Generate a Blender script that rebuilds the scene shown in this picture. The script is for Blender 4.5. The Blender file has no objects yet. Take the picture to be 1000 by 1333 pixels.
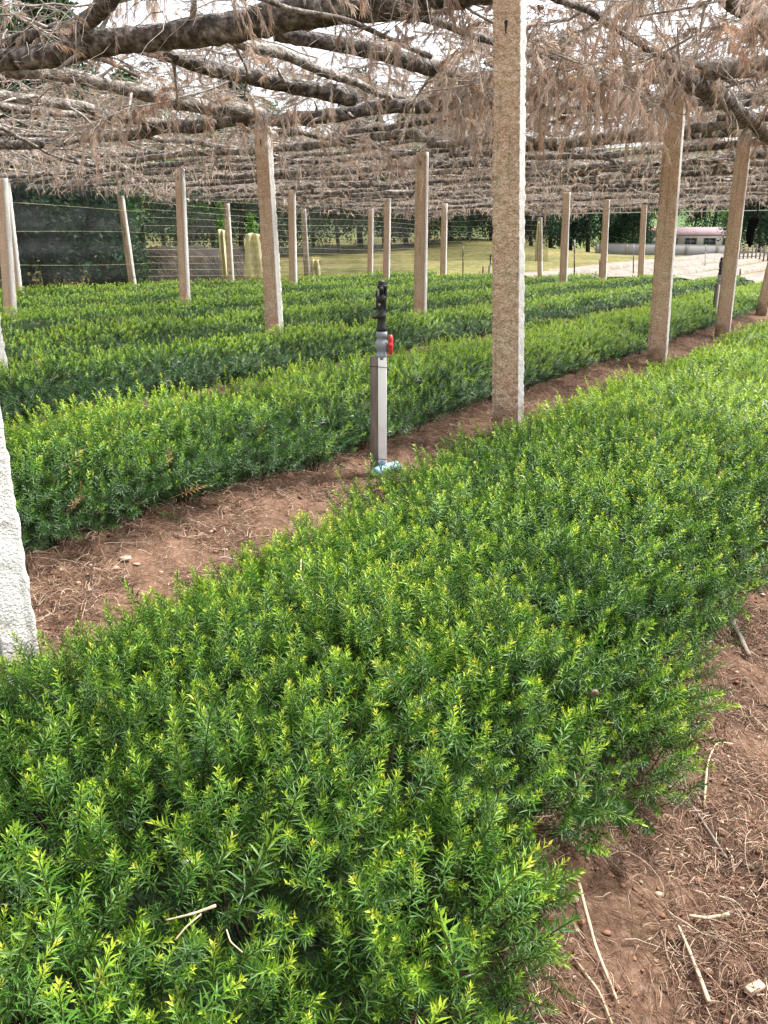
import bpy, math, numpy as np
from mathutils import Vector
PI = math.pi
rng = np.random.default_rng(7)
C = bpy.context.scene.collection
F, TH, H = 1050.0, math.radians(18), 1.4
YAW = math.radians(33)
U = np.array([math.sin(YAW), math.cos(YAW), 0.0]); N = np.array([math.cos(YAW), -math.sin(YAW), 0.0])
def P(u, n, z=0.0): return U*u + N*n + np.array([0, 0, z])
def ray(x, y):
    a = (x-500)/F; b = -(y-666.5)/F
    return np.array([a, math.cos(TH)+b*math.sin(TH), -math.sin(TH)+b*math.cos(TH)])
def pix(x, y, z):
    r = ray(x, y); t = (z-H)/r[2]; return r*t+np.array([0, 0, H])
def pixd(x, y, d):      # point seen at a pixel, d metres away over the ground
    r = ray(x, y); r = r*d/math.hypot(r[0], r[1]); return r+np.array([0, 0, H])

# ---------------------------------------------------------------- mesh helpers
def make_mesh(name, verts, faces, col=None, smooth=False, mats=None, midx=None):
    """faces: list of int arrays (n,3) or (n,4)"""
    verts = np.asarray(verts, dtype=np.float32).reshape(-1, 3)
    if isinstance(faces, np.ndarray): faces = [faces]
    faces = [np.asarray(f, dtype=np.int32) for f in faces if len(f)]
    me = bpy.data.meshes.new(name)
    me.vertices.add(len(verts)); me.vertices.foreach_set('co', verts.ravel())
    loops = np.concatenate([f.ravel() for f in faces])
    tot = np.concatenate([np.full(len(f), f.shape[1], dtype=np.int32) for f in faces])
    start = np.concatenate([[0], np.cumsum(tot)[:-1]]).astype(np.int32)
    me.loops.add(len(loops)); me.loops.foreach_set('vertex_index', loops)
    me.polygons.add(len(tot)); me.polygons.foreach_set('loop_start', start)
    me.polygons.foreach_set('loop_total', tot)
    if smooth: me.polygons.foreach_set('use_smooth', np.ones(len(tot), dtype=bool))
    if midx is not None: me.polygons.foreach_set('material_index', np.asarray(midx, dtype=np.int32))
    me.update(calc_edges=True)
    if col is not None:
        ca = me.color_attributes.new('Col', 'FLOAT_COLOR', 'POINT')
        c4 = np.ones((len(verts), 4), dtype=np.float32); c4[:, :3] = np.asarray(col).reshape(-1, 3)
        ca.data.foreach_set('color', c4.ravel())
    for m in (mats or []): me.materials.append(m)
    return me
def obj(name, me, parent=None, loc=None, rot=None):
    o = bpy.data.objects.new(name, me); C.objects.link(o)
    if parent is not None: o.parent = parent
    if loc is not None: o.location = [float(v) for v in loc]
    if rot is not None: o.rotation_euler = rot
    return o
def tag(o, label=None, cat=None, group=None, kind=None):
    if label: o['label'] = label
    if cat: o['category'] = cat
    if group: o['group'] = group
    if kind: o['kind'] = kind
    return o
def empty(name, loc, label, cat, group=None, rz=0.0):
    return tag(obj(name, None, None, loc, (0, 0, rz)), label, cat, group)

def norm(v): return v/np.maximum(np.linalg.norm(v, axis=-1, keepdims=True), 1e-9)
def tubes(pts, rad, S=5, cap=False, rough=0.0, rg=None):
    """pts (N,K,3), rad (N,K) -> verts, quads"""
    pts = np.asarray(pts, float); rad = np.asarray(rad, float)
    n, k, _ = pts.shape
    t = norm(np.gradient(pts, axis=1))
    ref = np.where(np.abs(t[:, :1, 2:3]) > .8, np.array([[[1., 0, 0]]]), np.array([[[0, 0, 1.]]]))
    ref = np.broadcast_to(ref, t.shape)
    b1 = norm(np.cross(t, ref)); b2 = np.cross(t, b1)
    a = np.arange(S)*2*PI/S
    r = rad[:, :, None, None]*np.ones((1, 1, S, 1))
    if rough and rg is not None: r = r*(1+rough*rg.standard_normal((n, k, S, 1)))
    v = pts[:, :, None, :] + r*(np.cos(a)[None, None, :, None]*b1[:, :, None, :]+np.sin(a)[None, None, :, None]*b2[:, :, None, :])
    idx = np.arange(n*k*S).reshape(n, k, S)
    i2 = np.roll(idx, -1, axis=2)
    q = np.stack([idx[:, :-1], i2[:, :-1], i2[:, 1:], idx[:, 1:]], -1).reshape(-1, 4)
    v = v.reshape(-1, 3); fs = [q]
    if cap:
        cs = pts[:, [0, -1]].reshape(-1, 3); base = len(v); v = np.concatenate([v, cs])
        cid = base+np.arange(2*n).reshape(n, 2)
        f0 = np.stack([np.broadcast_to(cid[:, :1], (n, S)), i2[:, 0], idx[:, 0]], -1).reshape(-1, 3)
        f1 = np.stack([np.broadcast_to(cid[:, 1:], (n, S)), idx[:, -1], i2[:, -1]], -1).reshape(-1, 3)
        fs += [np.concatenate([f0, f1])]
    return v, fs
class MB:
    def __init__(s): s.v = []; s.q = []; s.t = []; s.c = []; s.n = 0
    def add(s, v, faces, col=None):
        v = np.asarray(v, float).reshape(-1, 3)
        if isinstance(faces, np.ndarray): faces = [faces]
        for f in faces:
            if len(f): (s.q if f.shape[1] == 4 else s.t).append(np.asarray(f)+s.n)
        s.v.append(v); s.n += len(v)
        if col is not None: s.c.append(np.broadcast_to(np.asarray(col, float), v.shape))
    def box(s, lo, hi, col=None):
        (x0, y0, z0), (x1, y1, z1) = lo, hi
        v = [(x0, y0, z0), (x1, y0, z0), (x1, y1, z0), (x0, y1, z0), (x0, y0, z1), (x1, y0, z1), (x1, y1, z1), (x0, y1, z1)]
        f = np.array([(0, 3, 2, 1), (4, 5, 6, 7), (0, 1, 5, 4), (1, 2, 6, 5), (2, 3, 7, 6), (3, 0, 4, 7)])
        s.add(v, f, col)
    def tube(s, pts, rad, S=8, cap=True, rough=0, rg=None, col=None):
        pts = np.array(pts, float)[None]; rad = np.broadcast_to(np.asarray(rad, float), (pts.shape[1],))[None]
        v, f = tubes(pts, rad, S, cap, rough, rg); s.add(v, f, col)
    def mesh(s, name, mat, smooth=False):
        fs = []
        if s.q: fs.append(np.concatenate(s.q))
        if s.t: fs.append(np.concatenate(s.t))
        col = np.concatenate(s.c) if s.c else None
        return make_mesh(name, np.concatenate(s.v), fs, col, smooth, [mat] if mat else None)
    def obj(s, name, mat, parent=None, smooth=False, loc=None, rot=None, bevel=0):
        o = obj(name, s.mesh(name, mat, smooth), parent, loc, rot)
        if bevel:
            b = o.modifiers.new('b', 'BEVEL'); b.width = bevel; b.segments = 2; b.limit_method = 'ANGLE'
        return o
# value noise (numpy)
_T = np.random.default_rng(99).random((256, 256))
def vnoise(x, y, s=1.0, o=0):
    x = np.asarray(x)/s+o*17.3+500; y = np.asarray(y)/s+o*31.7+500
    xi = np.floor(x).astype(int); yi = np.floor(y).astype(int); fx = x-xi; fy = y-yi
    fx = fx*fx*(3-2*fx); fy = fy*fy*(3-2*fy)
    g = lambda a, b: _T[a & 255, b & 255]
    return (g(xi, yi)*(1-fx)+g(xi+1, yi)*fx)*(1-fy)+(g(xi, yi+1)*(1-fx)+g(xi+1, yi+1)*fx)*fy
def sstep(a, b, x): t = np.clip((x-a)/(b-a), 0, 1); return t*t*(3-2*t)

# ---------------------------------------------------------------- materials
def mat(name):
    m = bpy.data.materials.new(name); m.use_nodes = True
    nt = m.node_tree; b = nt.nodes['Principled BSDF']; return m, nt, b
def nd(nt, t, **k):
    n = nt.nodes.new(t)
    for a, v in k.items():
        if hasattr(n, a): setattr(n, a, v)
        else: n.inputs[a].default_value = v
    return n
def ramp(nt, fac, stops):
    r = nt.nodes.new('ShaderNodeValToRGB'); e = r.color_ramp.elements
    while len(e) < len(stops): e.new(0.5)
    for i, (p, c) in enumerate(stops): e[i].position = p; e[i].color = (*c, 1)
    nt.links.new(fac, r.inputs['Fac']); return r
def noisy(name, stops, scale=8, rough=.8, bump=0.0, bscale=40, detail=6, coord='Object', spec=.3, dist=.02, stretch=None):
    m, nt, b = mat(name); tc = nd(nt, 'ShaderNodeTexCoord'); src = tc.outputs[coord]
    if stretch:
        mp = nd(nt, 'ShaderNodeMapping'); mp.inputs['Scale'].default_value = stretch; nt.links.new(src, mp.inputs[0]); src = mp.outputs[0]
    n = nd(nt, 'ShaderNodeTexNoise'); n.inputs['Scale'].default_value = scale; n.inputs['Detail'].default_value = detail; n.inputs['Roughness'].default_value = .65
    nt.links.new(src, n.inputs['Vector'])
    r = ramp(nt, n.outputs['Fac'], stops); nt.links.new(r.outputs[0], b.inputs['Base Color'])
    b.inputs['Roughness'].default_value = rough; b.inputs['Specular IOR Level'].default_value = spec
    if bump:
        n2 = nd(nt, 'ShaderNodeTexNoise'); n2.inputs['Scale'].default_value = bscale; n2.inputs['Detail'].default_value = 8
        nt.links.new(src, n2.inputs['Vector'])
        bp = nd(nt, 'ShaderNodeBump'); bp.inputs['Strength'].default_value = bump; bp.inputs['Distance'].default_value = dist
        nt.links.new(n2.outputs['Fac'], bp.inputs['Height']); nt.links.new(bp.outputs[0], b.inputs['Normal'])
    return m
def leafmat(name, trans=.3, rough=.45, spec=.35, gain=1.0):
    m, nt, b = mat(name); a = nd(nt, 'ShaderNodeAttribute', attribute_name='Col')
    oi = nd(nt, 'ShaderNodeObjectInfo')
    col = a.outputs['Color']
    b.inputs['Roughness'].default_value = rough; b.inputs['Specular IOR Level'].default_value = spec
    nt.links.new(col, b.inputs['Base Color'])
    if trans:
        t = nd(nt, 'ShaderNodeBsdfTranslucent'); nt.links.new(col, t.inputs['Color'])
        mx = nd(nt, 'ShaderNodeMixShader'); mx.inputs[0].default_value = trans
        nt.links.new(b.outputs[0], mx.inputs[1]); nt.links.new(t.outputs[0], mx.inputs[2])
        nt.links.new(mx.outputs[0], nt.nodes['Material Output'].inputs['Surface'])
    return m
M = {}
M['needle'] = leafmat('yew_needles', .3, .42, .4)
M['dead'] = leafmat('dead_needles', .3, .85, .1)
M['litter'] = leafmat('litter', .0, .8, .2)
M['leaf'] = leafmat('tree_leaves', .35, .6, .2)
M['twig'] = noisy('grey_dead_wood', [(.3, (.12, .10, .085)), (.5, (.30, .26, .225)), (.7, (.5, .46, .42))], 14, .85, .4, 60, dist=.004)
M['bark'] = noisy('log_bark', [(.34, (.025, .021, .018)), (.47, (.09, .078, .068)), (.57, (.20, .18, .16)), (.68, (.42, .39, .36))], 11, .9, 1.0, 28, dist=.05, detail=9)
M['bark_pale'] = noisy('pale_log_bark', [(.34, (.045, .037, .03)), (.46, (.16, .135, .115)), (.56, (.30, .27, .24)), (.68, (.50, .47, .43))], 10, .9, 1.0, 28, dist=.045, detail=9)
M['white'] = noisy('white_concrete', [(.3, (.5, .48, .44)), (.55, (.68, .66, .62)), (.8, (.78, .77, .73))], 9, .85, .5, 60, dist=.006)
M['stem'] = noisy('yew_stems', [(.3, (.03, .022, .014)), (.7, (.09, .055, .035))], 20, .9, .3, 80, dist=.004)
M['plas_black'] = noisy('black_plastic', [(.3, (.006, .006, .007)), (.7, (.016, .016, .017))], 20, .5, .1, 80, dist=.002, spec=.5)
M['blackcloth'] = noisy('black_cloth', [(.3, (.004, .004, .004)), (.7, (.010, .010, .011))], 9, .95, .3, 20, spec=.05)
M['plas_white'] = noisy('white_pvc', [(.3, (.78, .77, .74)), (.5, (.9, .9, .88)), (.7, (.93, .93, .92))], 5, .35, .05, 50, dist=.002, spec=.5)
M['plas_grey'] = noisy('grey_pvc', [(.3, (.2, .22, .25)), (.7, (.3, .33, .37))], 9, .45, .05, 50, dist=.002, spec=.5)
M['plas_red'] = noisy('red_plastic', [(.3, (.5, .02, .025)), (.7, (.68, .05, .05))], 9, .4, 0, spec=.5)
M['plas_blue'] = noisy('blue_pvc', [(.3, (.16, .3, .42)), (.7, (.3, .45, .55))], 12, .5, .1, 50, dist=.002, spec=.5)
M['stake'] = noisy('weathered_stake', [(.3, (.10, .08, .065)), (.55, (.2, .165, .14)), (.8, (.3, .26, .22))], 6, .85, .6, 30, dist=.006, stretch=(6, 6, .6))
M['wire'] = noisy('galvanised_wire', [(.3, (.3, .3, .28)), (.7, (.5, .5, .46))], 30, .5)
M['straw'] = noisy('straw', [(.3, (.34, .25, .15)), (.7, (.55, .45, .3))], 40, .7, .2, 90, dist=.002)
M['wood_pale'] = noisy('pale_wood', [(.3, (.35, .25, .17)), (.7, (.55, .43, .32))], 30, .8, .3, 90, dist=.003)
M['stone'] = noisy('pale_stone', [(.3, (.22, .14, .10)), (.7, (.38, .29, .23))], 30, .8, .4, 60, dist=.006)
M['shell_b'] = noisy('brown_shell', [(.3, (.10, .065, .045)), (.7, (.22, .16, .12))], 60, .45, .1, 60, dist=.002)
M['shell_w'] = noisy('cream_shell', [(.3, (.5, .43, .34)), (.7, (.7, .64, .55))], 60, .5, .1, 60, dist=.002)
M['trunk'] = noisy('tree_bark', [(.3, (.04, .03, .022)), (.7, (.12, .09, .07))], 4, .9, .6, 12, dist=.05)
M['roofpink'] = noisy('faded_pink_roof', [(.3, (.14, .085, .088)), (.5, (.18, .12, .125)), (.7, (.21, .155, .155))], 1.2, .8, .3, 6, dist=.05)
M['walls'] = noisy('cream_render', [(.3, (.22, .19, .16)), (.7, (.3, .28, .24))], 1.2, .8)
M['redwall'] = noisy('red_brick', [(.3, (.22, .09, .07)), (.7, (.28, .13, .10))], 3, .8)
M['whitewall'] = noisy('whitewash', [(.3, (.27, .26, .255)), (.7, (.36, .36, .35))], .6, .8, .2, 5)
M['glass'] = noisy('dark_window', [(.3, (.03, .035, .04)), (.7, (.07, .08, .09))], 3, .15, spec=.6)
M['palebed'] = noisy('pale_bare_soil', [(.3, (.11, .085, .065)), (.5, (.19, .16, .135)), (.7, (.26, .23, .20))], 1.6, .95, .6, 9, dist=.08)
M['bank'] = noisy('earth_bank', [(.35, (.014, .011, .008)), (.5, (.035, .026, .018)), (.66, (.085, .066, .05))], 1.1, .95, .8, 6, dist=.2)

def splash(nt, tc, col):
    # soil splashed on the foot of a post, rain streaks and algae higher up
    sx = nd(nt, 'ShaderNodeSeparateXYZ'); nt.links.new(tc.outputs['Object'], sx.inputs[0])
    n = nd(nt, 'ShaderNodeTexNoise'); n.inputs['Scale'].default_value = 9; n.inputs['Detail'].default_value = 8; nt.links.new(tc.outputs['Object'], n.inputs['Vector'])
    mr = nd(nt, 'ShaderNodeMapRange'); nt.links.new(sx.outputs[2], mr.inputs[0]); mr.inputs[1].default_value = .05; mr.inputs[2].default_value = .55; mr.inputs[3].default_value = .62; mr.inputs[4].default_value = -.05
    ad = nd(nt, 'ShaderNodeMath', operation='ADD'); nt.links.new(mr.outputs[0], ad.inputs[0]); nt.links.new(n.outputs['Fac'], ad.inputs[1])
    m2 = nd(nt, 'ShaderNodeMapRange'); nt.links.new(ad.outputs[0], m2.inputs[0]); m2.inputs[1].default_value = .72; m2.inputs[2].default_value = 1.1; m2.inputs[4].default_value = .75
    mx = nd(nt, 'ShaderNodeMix', data_type='RGBA'); nt.links.new(m2.outputs[0], mx.inputs[0]); nt.links.new(col, mx.inputs[6]); mx.inputs[7].default_value = (.20, .115, .07, 1)
    mp = nd(nt, 'ShaderNodeMapping'); mp.inputs['Scale'].default_value = (22, 22, 1.3); nt.links.new(tc.outputs['Object'], mp.inputs[0])
    n3 = nd(nt, 'ShaderNodeTexNoise'); n3.inputs['Scale'].default_value = 1; n3.inputs['Detail'].default_value = 6; nt.links.new(mp.outputs[0], n3.inputs['Vector'])
    m3 = nd(nt, 'ShaderNodeMapRange'); nt.links.new(n3.outputs['Fac'], m3.inputs[0]); m3.inputs[1].default_value = .56; m3.inputs[2].default_value = .75; m3.inputs[4].default_value = .55
    m4 = nd(nt, 'ShaderNodeMix', data_type='RGBA'); nt.links.new(m3.outputs[0], m4.inputs[0]); nt.links.new(mx.outputs[2], m4.inputs[6]); m4.inputs[7].default_value = (.17, .15, .10, 1)
    return m4.outputs[2]
def whiteconc():
    m, nt, b = mat('white_rough_concrete'); tc = nd(nt, 'ShaderNodeTexCoord')
    n = nd(nt, 'ShaderNodeTexNoise'); n.inputs['Scale'].default_value = 26; n.inputs['Detail'].default_value = 9; n.inputs['Roughness'].default_value = .7
    n2 = nd(nt, 'ShaderNodeTexNoise'); n2.inputs['Scale'].default_value = 110; n2.inputs['Detail'].default_value = 5
    for x in (n, n2): nt.links.new(tc.outputs['Object'], x.inputs['Vector'])
    r1 = ramp(nt, n.outputs['Fac'], [(.30, (.42, .39, .35)), (.40, (.58, .56, .53)), (.6, (.66, .65, .62)), (.75, (.72, .71, .69))])
    nt.links.new(splash(nt, tc, r1.outputs[0]), b.inputs['Base Color']); b.inputs['Roughness'].default_value = .95; b.inputs['Specular IOR Level'].default_value = .15
    ad = nd(nt, 'ShaderNodeMath', operation='ADD'); nt.links.new(n.outputs['Fac'], ad.inputs[0]); nt.links.new(n2.outputs['Fac'], ad.inputs[1])
    bp = nd(nt, 'ShaderNodeBump'); bp.inputs['Strength'].default_value = .9; bp.inputs['Distance'].default_value = .009
    nt.links.new(ad.outputs[0], bp.inputs['Height']); nt.links.new(bp.outputs[0], b.inputs['Normal']); return m
M['wconc'] = whiteconc()
# rough exposed-aggregate concrete
def aggregate():
    m, nt, b = mat('rough_tan_concrete'); tc = nd(nt, 'ShaderNodeTexCoord')
    n = nd(nt, 'ShaderNodeTexNoise'); n.inputs['Scale'].default_value = 3.0; n.inputs['Detail'].default_value = 4
    n2 = nd(nt, 'ShaderNodeTexNoise'); n2.inputs['Scale'].default_value = 60; n2.inputs['Detail'].default_value = 5
    vo = nd(nt, 'ShaderNodeTexVoronoi'); vo.inputs['Scale'].default_value = 75
    for x in (n, n2, vo): nt.links.new(tc.outputs['Object'], x.inputs['Vector'])
    r1 = ramp(nt, n.outputs['Fac'], [(.35, (.66, .47, .35)), (.65, (.74, .59, .44))])
    r2 = ramp(nt, n2.outputs['Fac'], [(.3, (.6, .56, .5)), (.5, (.92, .9, .86)), (.72, (1.2, 1.2, 1.18))])
    mx = nd(nt, 'ShaderNodeMix', data_type='RGBA', blend_type='MULTIPLY'); mx.inputs[0].default_value = 1
    nt.links.new(r1.outputs[0], mx.inputs[6]); nt.links.new(r2.outputs[0], mx.inputs[7])
    nt.links.new(splash(nt, tc, mx.outputs[2]), b.inputs['Base Color']); b.inputs['Roughness'].default_value = .95; b.inputs['Specular IOR Level'].default_value = .15
    ad = nd(nt, 'ShaderNodeMath', operation='SUBTRACT'); nt.links.new(n2.outputs['Fac'], ad.inputs[0]); nt.links.new(vo.outputs['Distance'], ad.inputs[1])
    bp = nd(nt, 'ShaderNodeBump'); bp.inputs['Strength'].default_value = .9; bp.inputs['Distance'].default_value = .012
    nt.links.new(ad.outputs[0], bp.inputs['Height']); nt.links.new(bp.outputs[0], b.inputs['Normal'])
    return m
M['agg'] = aggregate()

# ---------------------------------------------------------------- world, sun, camera
sc = bpy.context.scene
w = bpy.data.worlds.new('World'); sc.world = w; w.use_nodes = True
nt = w.node_tree; bg = nt.nodes['Background']
sky = nd(nt, 'ShaderNodeTexSky', sky_type='NISHITA'); sky.sun_disc = False
SE, SR = math.radians(58), math.radians(-60)       # elevation; azimuth of the sun, from +Y towards -X
sky.sun_elevation = SE; sky.sun_rotation = math.radians(60); sky.air_density = 1.0; sky.dust_density = 4.0; sky.ozone_density = 1.0
hs = nd(nt, 'ShaderNodeHueSaturation'); hs.inputs['Saturation'].default_value = .25
nt.links.new(sky.outputs[0], hs.inputs['Color']); nt.links.new(hs.outputs[0], bg.inputs['Color']); bg.inputs['Strength'].default_value = .13
sl = bpy.data.lights.new('sun', 'SUN'); sl.energy = 2.6; sl.angle = math.radians(10); sl.color = (1, .97, .92)
so = bpy.data.objects.new('sun', sl); C.objects.link(so)
az = math.radians(60)      # sun to the right of the view
sd = Vector((math.sin(az)*math.cos(SE), math.cos(az)*math.cos(SE), math.sin(SE)))
so.rotation_euler = sd.to_track_quat('Z', 'Y').to_euler()
cam = bpy.data.cameras.new('camera'); co = bpy.data.objects.new('camera', cam); C.objects.link(co)
cam.sensor_fit = 'VERTICAL'; cam.sensor_height = 36; cam.lens = 36*F/1333; cam.clip_end = 3000; cam.clip_start = .05
co.location = (0, 0, H); co.rotation_euler = (PI/2-TH, 0, 0); sc.camera = co
sc.view_settings.view_transform = 'Standard'; sc.view_settings.look = 'None'; sc.view_settings.gamma = 1
sc.view_settings.exposure = 1.8
sc.cycles.max_bounces = 8; sc.cycles.transparent_max_bounces = 16; sc.cycles.use_denoising = True

# ---------------------------------------------------------------- ground
BEDS = [  # right edge n, left edge n, u0, u1, height
    (-.40, -2.12, -1.0, 37, .40), (-3.06, -4.72, -.6, 36, .43), (-5.85, -7.15, .5, 36, .45), (-8.45, -9.75, 2, 36, .46),
    (-11.4, -12.8, 3, 35, .48), (-14.7, -16.1, 5, 34, .5), (-18.0, -19.4, 7, 33, .52)]
def terrain(x, y):
    r = np.hypot(x, y)
    left = sstep(26, 2, x)*sstep(45, 100, y)*2.3
    right = sstep(0, 12, x)*sstep(38, 105, y)*1.15
    far = sstep(100, 420, r)*38*(.75+.5*vnoise(x, y, 90, 3))
    return left+right+far
def soilz(x, y):
    u = x*U[0]+y*U[1]; n = x*N[0]+y*N[1]
    inside = sstep(-20.5, -19, n)*sstep(37, 35, u)
    near = sstep(24, 12, np.hypot(x, y))
    z = inside*(.05*(vnoise(u, n, .9, 1)-.5)+.03*(vnoise(u, n, .33, 2)-.5)) + near*(.03*(vnoise(x, y, .12, 4)-.5)+.018*(vnoise(x, y, .05, 5)-.5)+.011*(vnoise(x, y, .022, 6)-.5))
    bed = np.zeros_like(z)
    for a, b, u0, u1, h in BEDS: bed = np.maximum(bed, sstep(a+.22, a-.25, n)*sstep(b-.22, b+.25, n))
    return z+.07*bed*inside-.02
def gz(x, y): return float(soilz(np.array([x]), np.array([y]))[0]+terrain(np.array([x]), np.array([y]))[0])
rr = [0.25]
while rr[-1] < 900: rr.append(rr[-1]*(1.008 if rr[-1] < 12 else 1.03))
rr = np.array(rr)
aa = np.concatenate([np.linspace(-40, 40, 430), np.linspace(42, 318, 70)])*PI/180
R_, A_ = np.meshgrid(rr, aa, indexing='ij')
X = R_*np.sin(A_); Y = R_*np.cos(A_); Z = soilz(X, Y)+terrain(X, Y)
nr, na = X.shape
v = np.stack([X, Y, Z], -1).reshape(-1, 3); idx = np.arange(nr*na).reshape(nr, na); i2 = np.roll(idx, -1, 1)
q = np.stack([idx[:-1], i2[:-1], i2[1:], idx[1:]], -1).reshape(-1, 4)[:, ::-1]
v = np.concatenate([v, [[0, 0, gz(0, 0)]]]); tri = np.stack([np.full(na, len(v)-1), i2[0], idx[0]], -1)[:, ::-1]
def groundmat():
    m, nt, b = mat('soil_and_field'); tc = nd(nt, 'ShaderNodeTexCoord'); g = nd(nt, 'ShaderNodeNewGeometry'); pos = g.outputs['Position']
    def dot(vec):
        d = nd(nt, 'ShaderNodeVectorMath', operation='DOT_PRODUCT'); nt.links.new(pos, d.inputs[0]); d.inputs[1].default_value = vec; return d.outputs['Value']
    def rng_(src, a, b_):
        r = nd(nt, 'ShaderNodeMapRange'); nt.links.new(src, r.inputs[0]); r.inputs[1].default_value = a; r.inputs[2].default_value = b_; return r.outputs[0]
    def nz(sc_, det=8, ro=.65):
        n = nd(nt, 'ShaderNodeTexNoise'); n.inputs['Scale'].default_value = sc_; n.inputs['Detail'].default_value = det; n.inputs['Roughness'].default_value = ro
        nt.links.new(pos, n.inputs['Vector']); return n.outputs['Fac']
    def mul(a, b_):
        x = nd(nt, 'ShaderNodeMath', operation='MULTIPLY'); nt.links.new(a, x.inputs[0]); nt.links.new(b_, x.inputs[1]); return x.outputs[0]
    def mix(f, a, b_):
        x = nd(nt, 'ShaderNodeMix', data_type='RGBA'); nt.links.new(f, x.inputs[0]); nt.links.new(a, x.inputs[6]); nt.links.new(b_, x.inputs[7]); return x.outputs[2]
    soil = ramp(nt, nz(3.5), [(.36, (.06, .029, .018)), (.5, (.125, .062, .036)), (.64, (.22, .125, .078))]).outputs[0]
    fine = ramp(nt, nz(45, 8, .75), [(.35, (.07, .042, .03)), (.52, (.19, .12, .08)), (.70, (.44, .33, .25))]).outputs[0]
    h = nd(nt, 'ShaderNodeValue'); h.outputs[0].default_value = .5
    soil = mix(h.outputs[0], soil, fine)
    moss = ramp(nt, nz(2.3, 8, .7), [(.6, (0, 0, 0)), (.72, (.5, .5, .5))]).outputs[0]
    mossc = nd(nt, 'ShaderNodeRGB'); mossc.outputs[0].default_value = (.07, .075, .025, 1)
    soil = mix(moss, soil, mossc.outputs[0])
    grass = ramp(nt, nz(.16, 9, .7), [(.3, (.05, .06, .016)), (.45, (.11, .105, .033)), (.6, (.165, .14, .052)), (.75, (.20, .165, .085))]).outputs[0]
    far = ramp(nt, nz(.09, 8, .7), [(.35, (.03, .06, .02)), (.65, (.08, .13, .035))]).outputs[0]
    d = nd(nt, 'ShaderNodeVectorMath', operation='LENGTH'); nt.links.new(pos, d.inputs[0])
    gf = ramp(nt, nz(2.2, 9, .8), [(.38, (.35, .38, .3)), (.5, (.95, .95, .9)), (.64, (1.6, 1.5, 1.5))]).outputs[0]
    gm = nd(nt, 'ShaderNodeMix', data_type='RGBA', blend_type='MULTIPLY'); gm.inputs[0].default_value = 1; nt.links.new(grass, gm.inputs[6]); nt.links.new(gf, gm.inputs[7]); grass = gm.outputs[2]
    grass = mix(rng_(d.outputs['Value'], 110, 170), grass, far)
    ins = mul(rng_(dot(tuple(N)), -20.6, -20.0), rng_(dot(tuple(U)), 37.5, 36.8))
    nt.links.new(mix(ins, grass, soil), b.inputs['Base Color'])
    b.inputs['Roughness'].default_value = .95; b.inputs['Specular IOR Level'].default_value = .15
    bp = nd(nt, 'ShaderNodeBump'); bp.inputs['Strength'].default_value = .9; bp.inputs['Distance'].default_value = .015
    nt.links.new(nz(90, 8, .7), bp.inputs['Height']); nt.links.new(bp.outputs[0], b.inputs['Normal'])
    return m
o = obj('ground', make_mesh('ground', v, [q, tri], smooth=True, mats=[groundmat()])); tag(o, kind='structure')

# ---------------------------------------------------------------- litter, pebbles
def zat(x, y): return soilz(x, y)+terrain(x, y)
def litter(name, cnt, un, lr, rr_, cols, zoff, seed, K=5, curl=.5, S=3):
    r = np.random.default_rng(seed)
    u, n = un(r, cnt); x = u*U[0]+n*N[0]; y = u*U[1]+n*N[1]
    L = r.uniform(*lr, cnt); a0 = r.uniform(0, 2*PI, cnt); cv = r.normal(0, curl, cnt)
    pts = np.zeros((cnt, K, 3)); px, py = x.copy(), y.copy(); ang = a0.copy()
    lift = np.abs(r.normal(0, zoff, cnt))
    for k in range(K):
        pts[:, k, 0] = px; pts[:, k, 1] = py
        pts[:, k, 2] = zat(px, py)+.003+lift*(1+.8*np.sin(k/(K-1)*PI+r.uniform(0, 1, cnt)))+r.uniform(0, .004, cnt)
        px = px+np.cos(ang)*L/(K-1); py = py+np.sin(ang)*L/(K-1); ang = ang+cv+r.normal(0, curl*.4, cnt)
    rad = np.broadcast_to(r.uniform(*rr_, (cnt, 1)), (cnt, K))*np.linspace(1, .5, K)[None]
    vv, ff = tubes(pts, rad, S)
    cols = np.array(cols); c = cols[r.integers(0, len(cols), cnt)]*r.uniform(.7, 1.25, (cnt, 1))
    c = np.repeat(c, K*S, axis=0)
    return vv, ff, c
def un_near(r, c):
    u = r.uniform(.3, 6.5, 4*c); n = r.uniform(-.8, .95, 4*c); w_ = sstep(.3, .62, .6*vnoise(u, n, .35, 70)+.4*vnoise(u, n, .11, 71))+.12
    k = np.where(r.random(4*c) < w_)[0]; k = np.resize(k, c); return u[k]+r.normal(0, .004, c), n[k]+r.normal(0, .004, c)
def un_p1(r, c):
    u = -1+r.random(4*c)**1.5*20; n = r.uniform(-3.75, -1.75, 4*c); w_ = sstep(.3, .62, .6*vnoise(u, n, .45, 72)+.4*vnoise(u, n, .13, 73))+.12
    k = np.where(r.random(4*c) < w_)[0]; k = np.resize(k, c); return u[k]+r.normal(0, .006, c), n[k]+r.normal(0, .006, c)
def un_p2(r, c):
    u = 2+r.random(c)*20; n = np.where(r.random(c) < .5, r.uniform(-6.1, -4.7, c), r.uniform(-8.4, -7.1, c)); return u, n
tan = [(.26, .17, .115), (.34, .245, .17), (.20, .12, .08), (.14, .08, .055), (.44, .34, .25), (.23, .135, .095), (.10, .06, .04), (.17, .10, .07)]
mb = MB()
mb.add(*litter('a', 70000, un_near, (.015, .075), (.0007, .0016), tan, .007, 1, curl=.11))
mb.add(*litter('b', 1500, un_near, (.08, .2), (.0011, .0024), tan, .006, 2, K=8, curl=.14))
mb.add(*litter('c', 60000, un_p1, (.03, .12), (.0011, .0024), tan, .01, 3, curl=.11))
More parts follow.
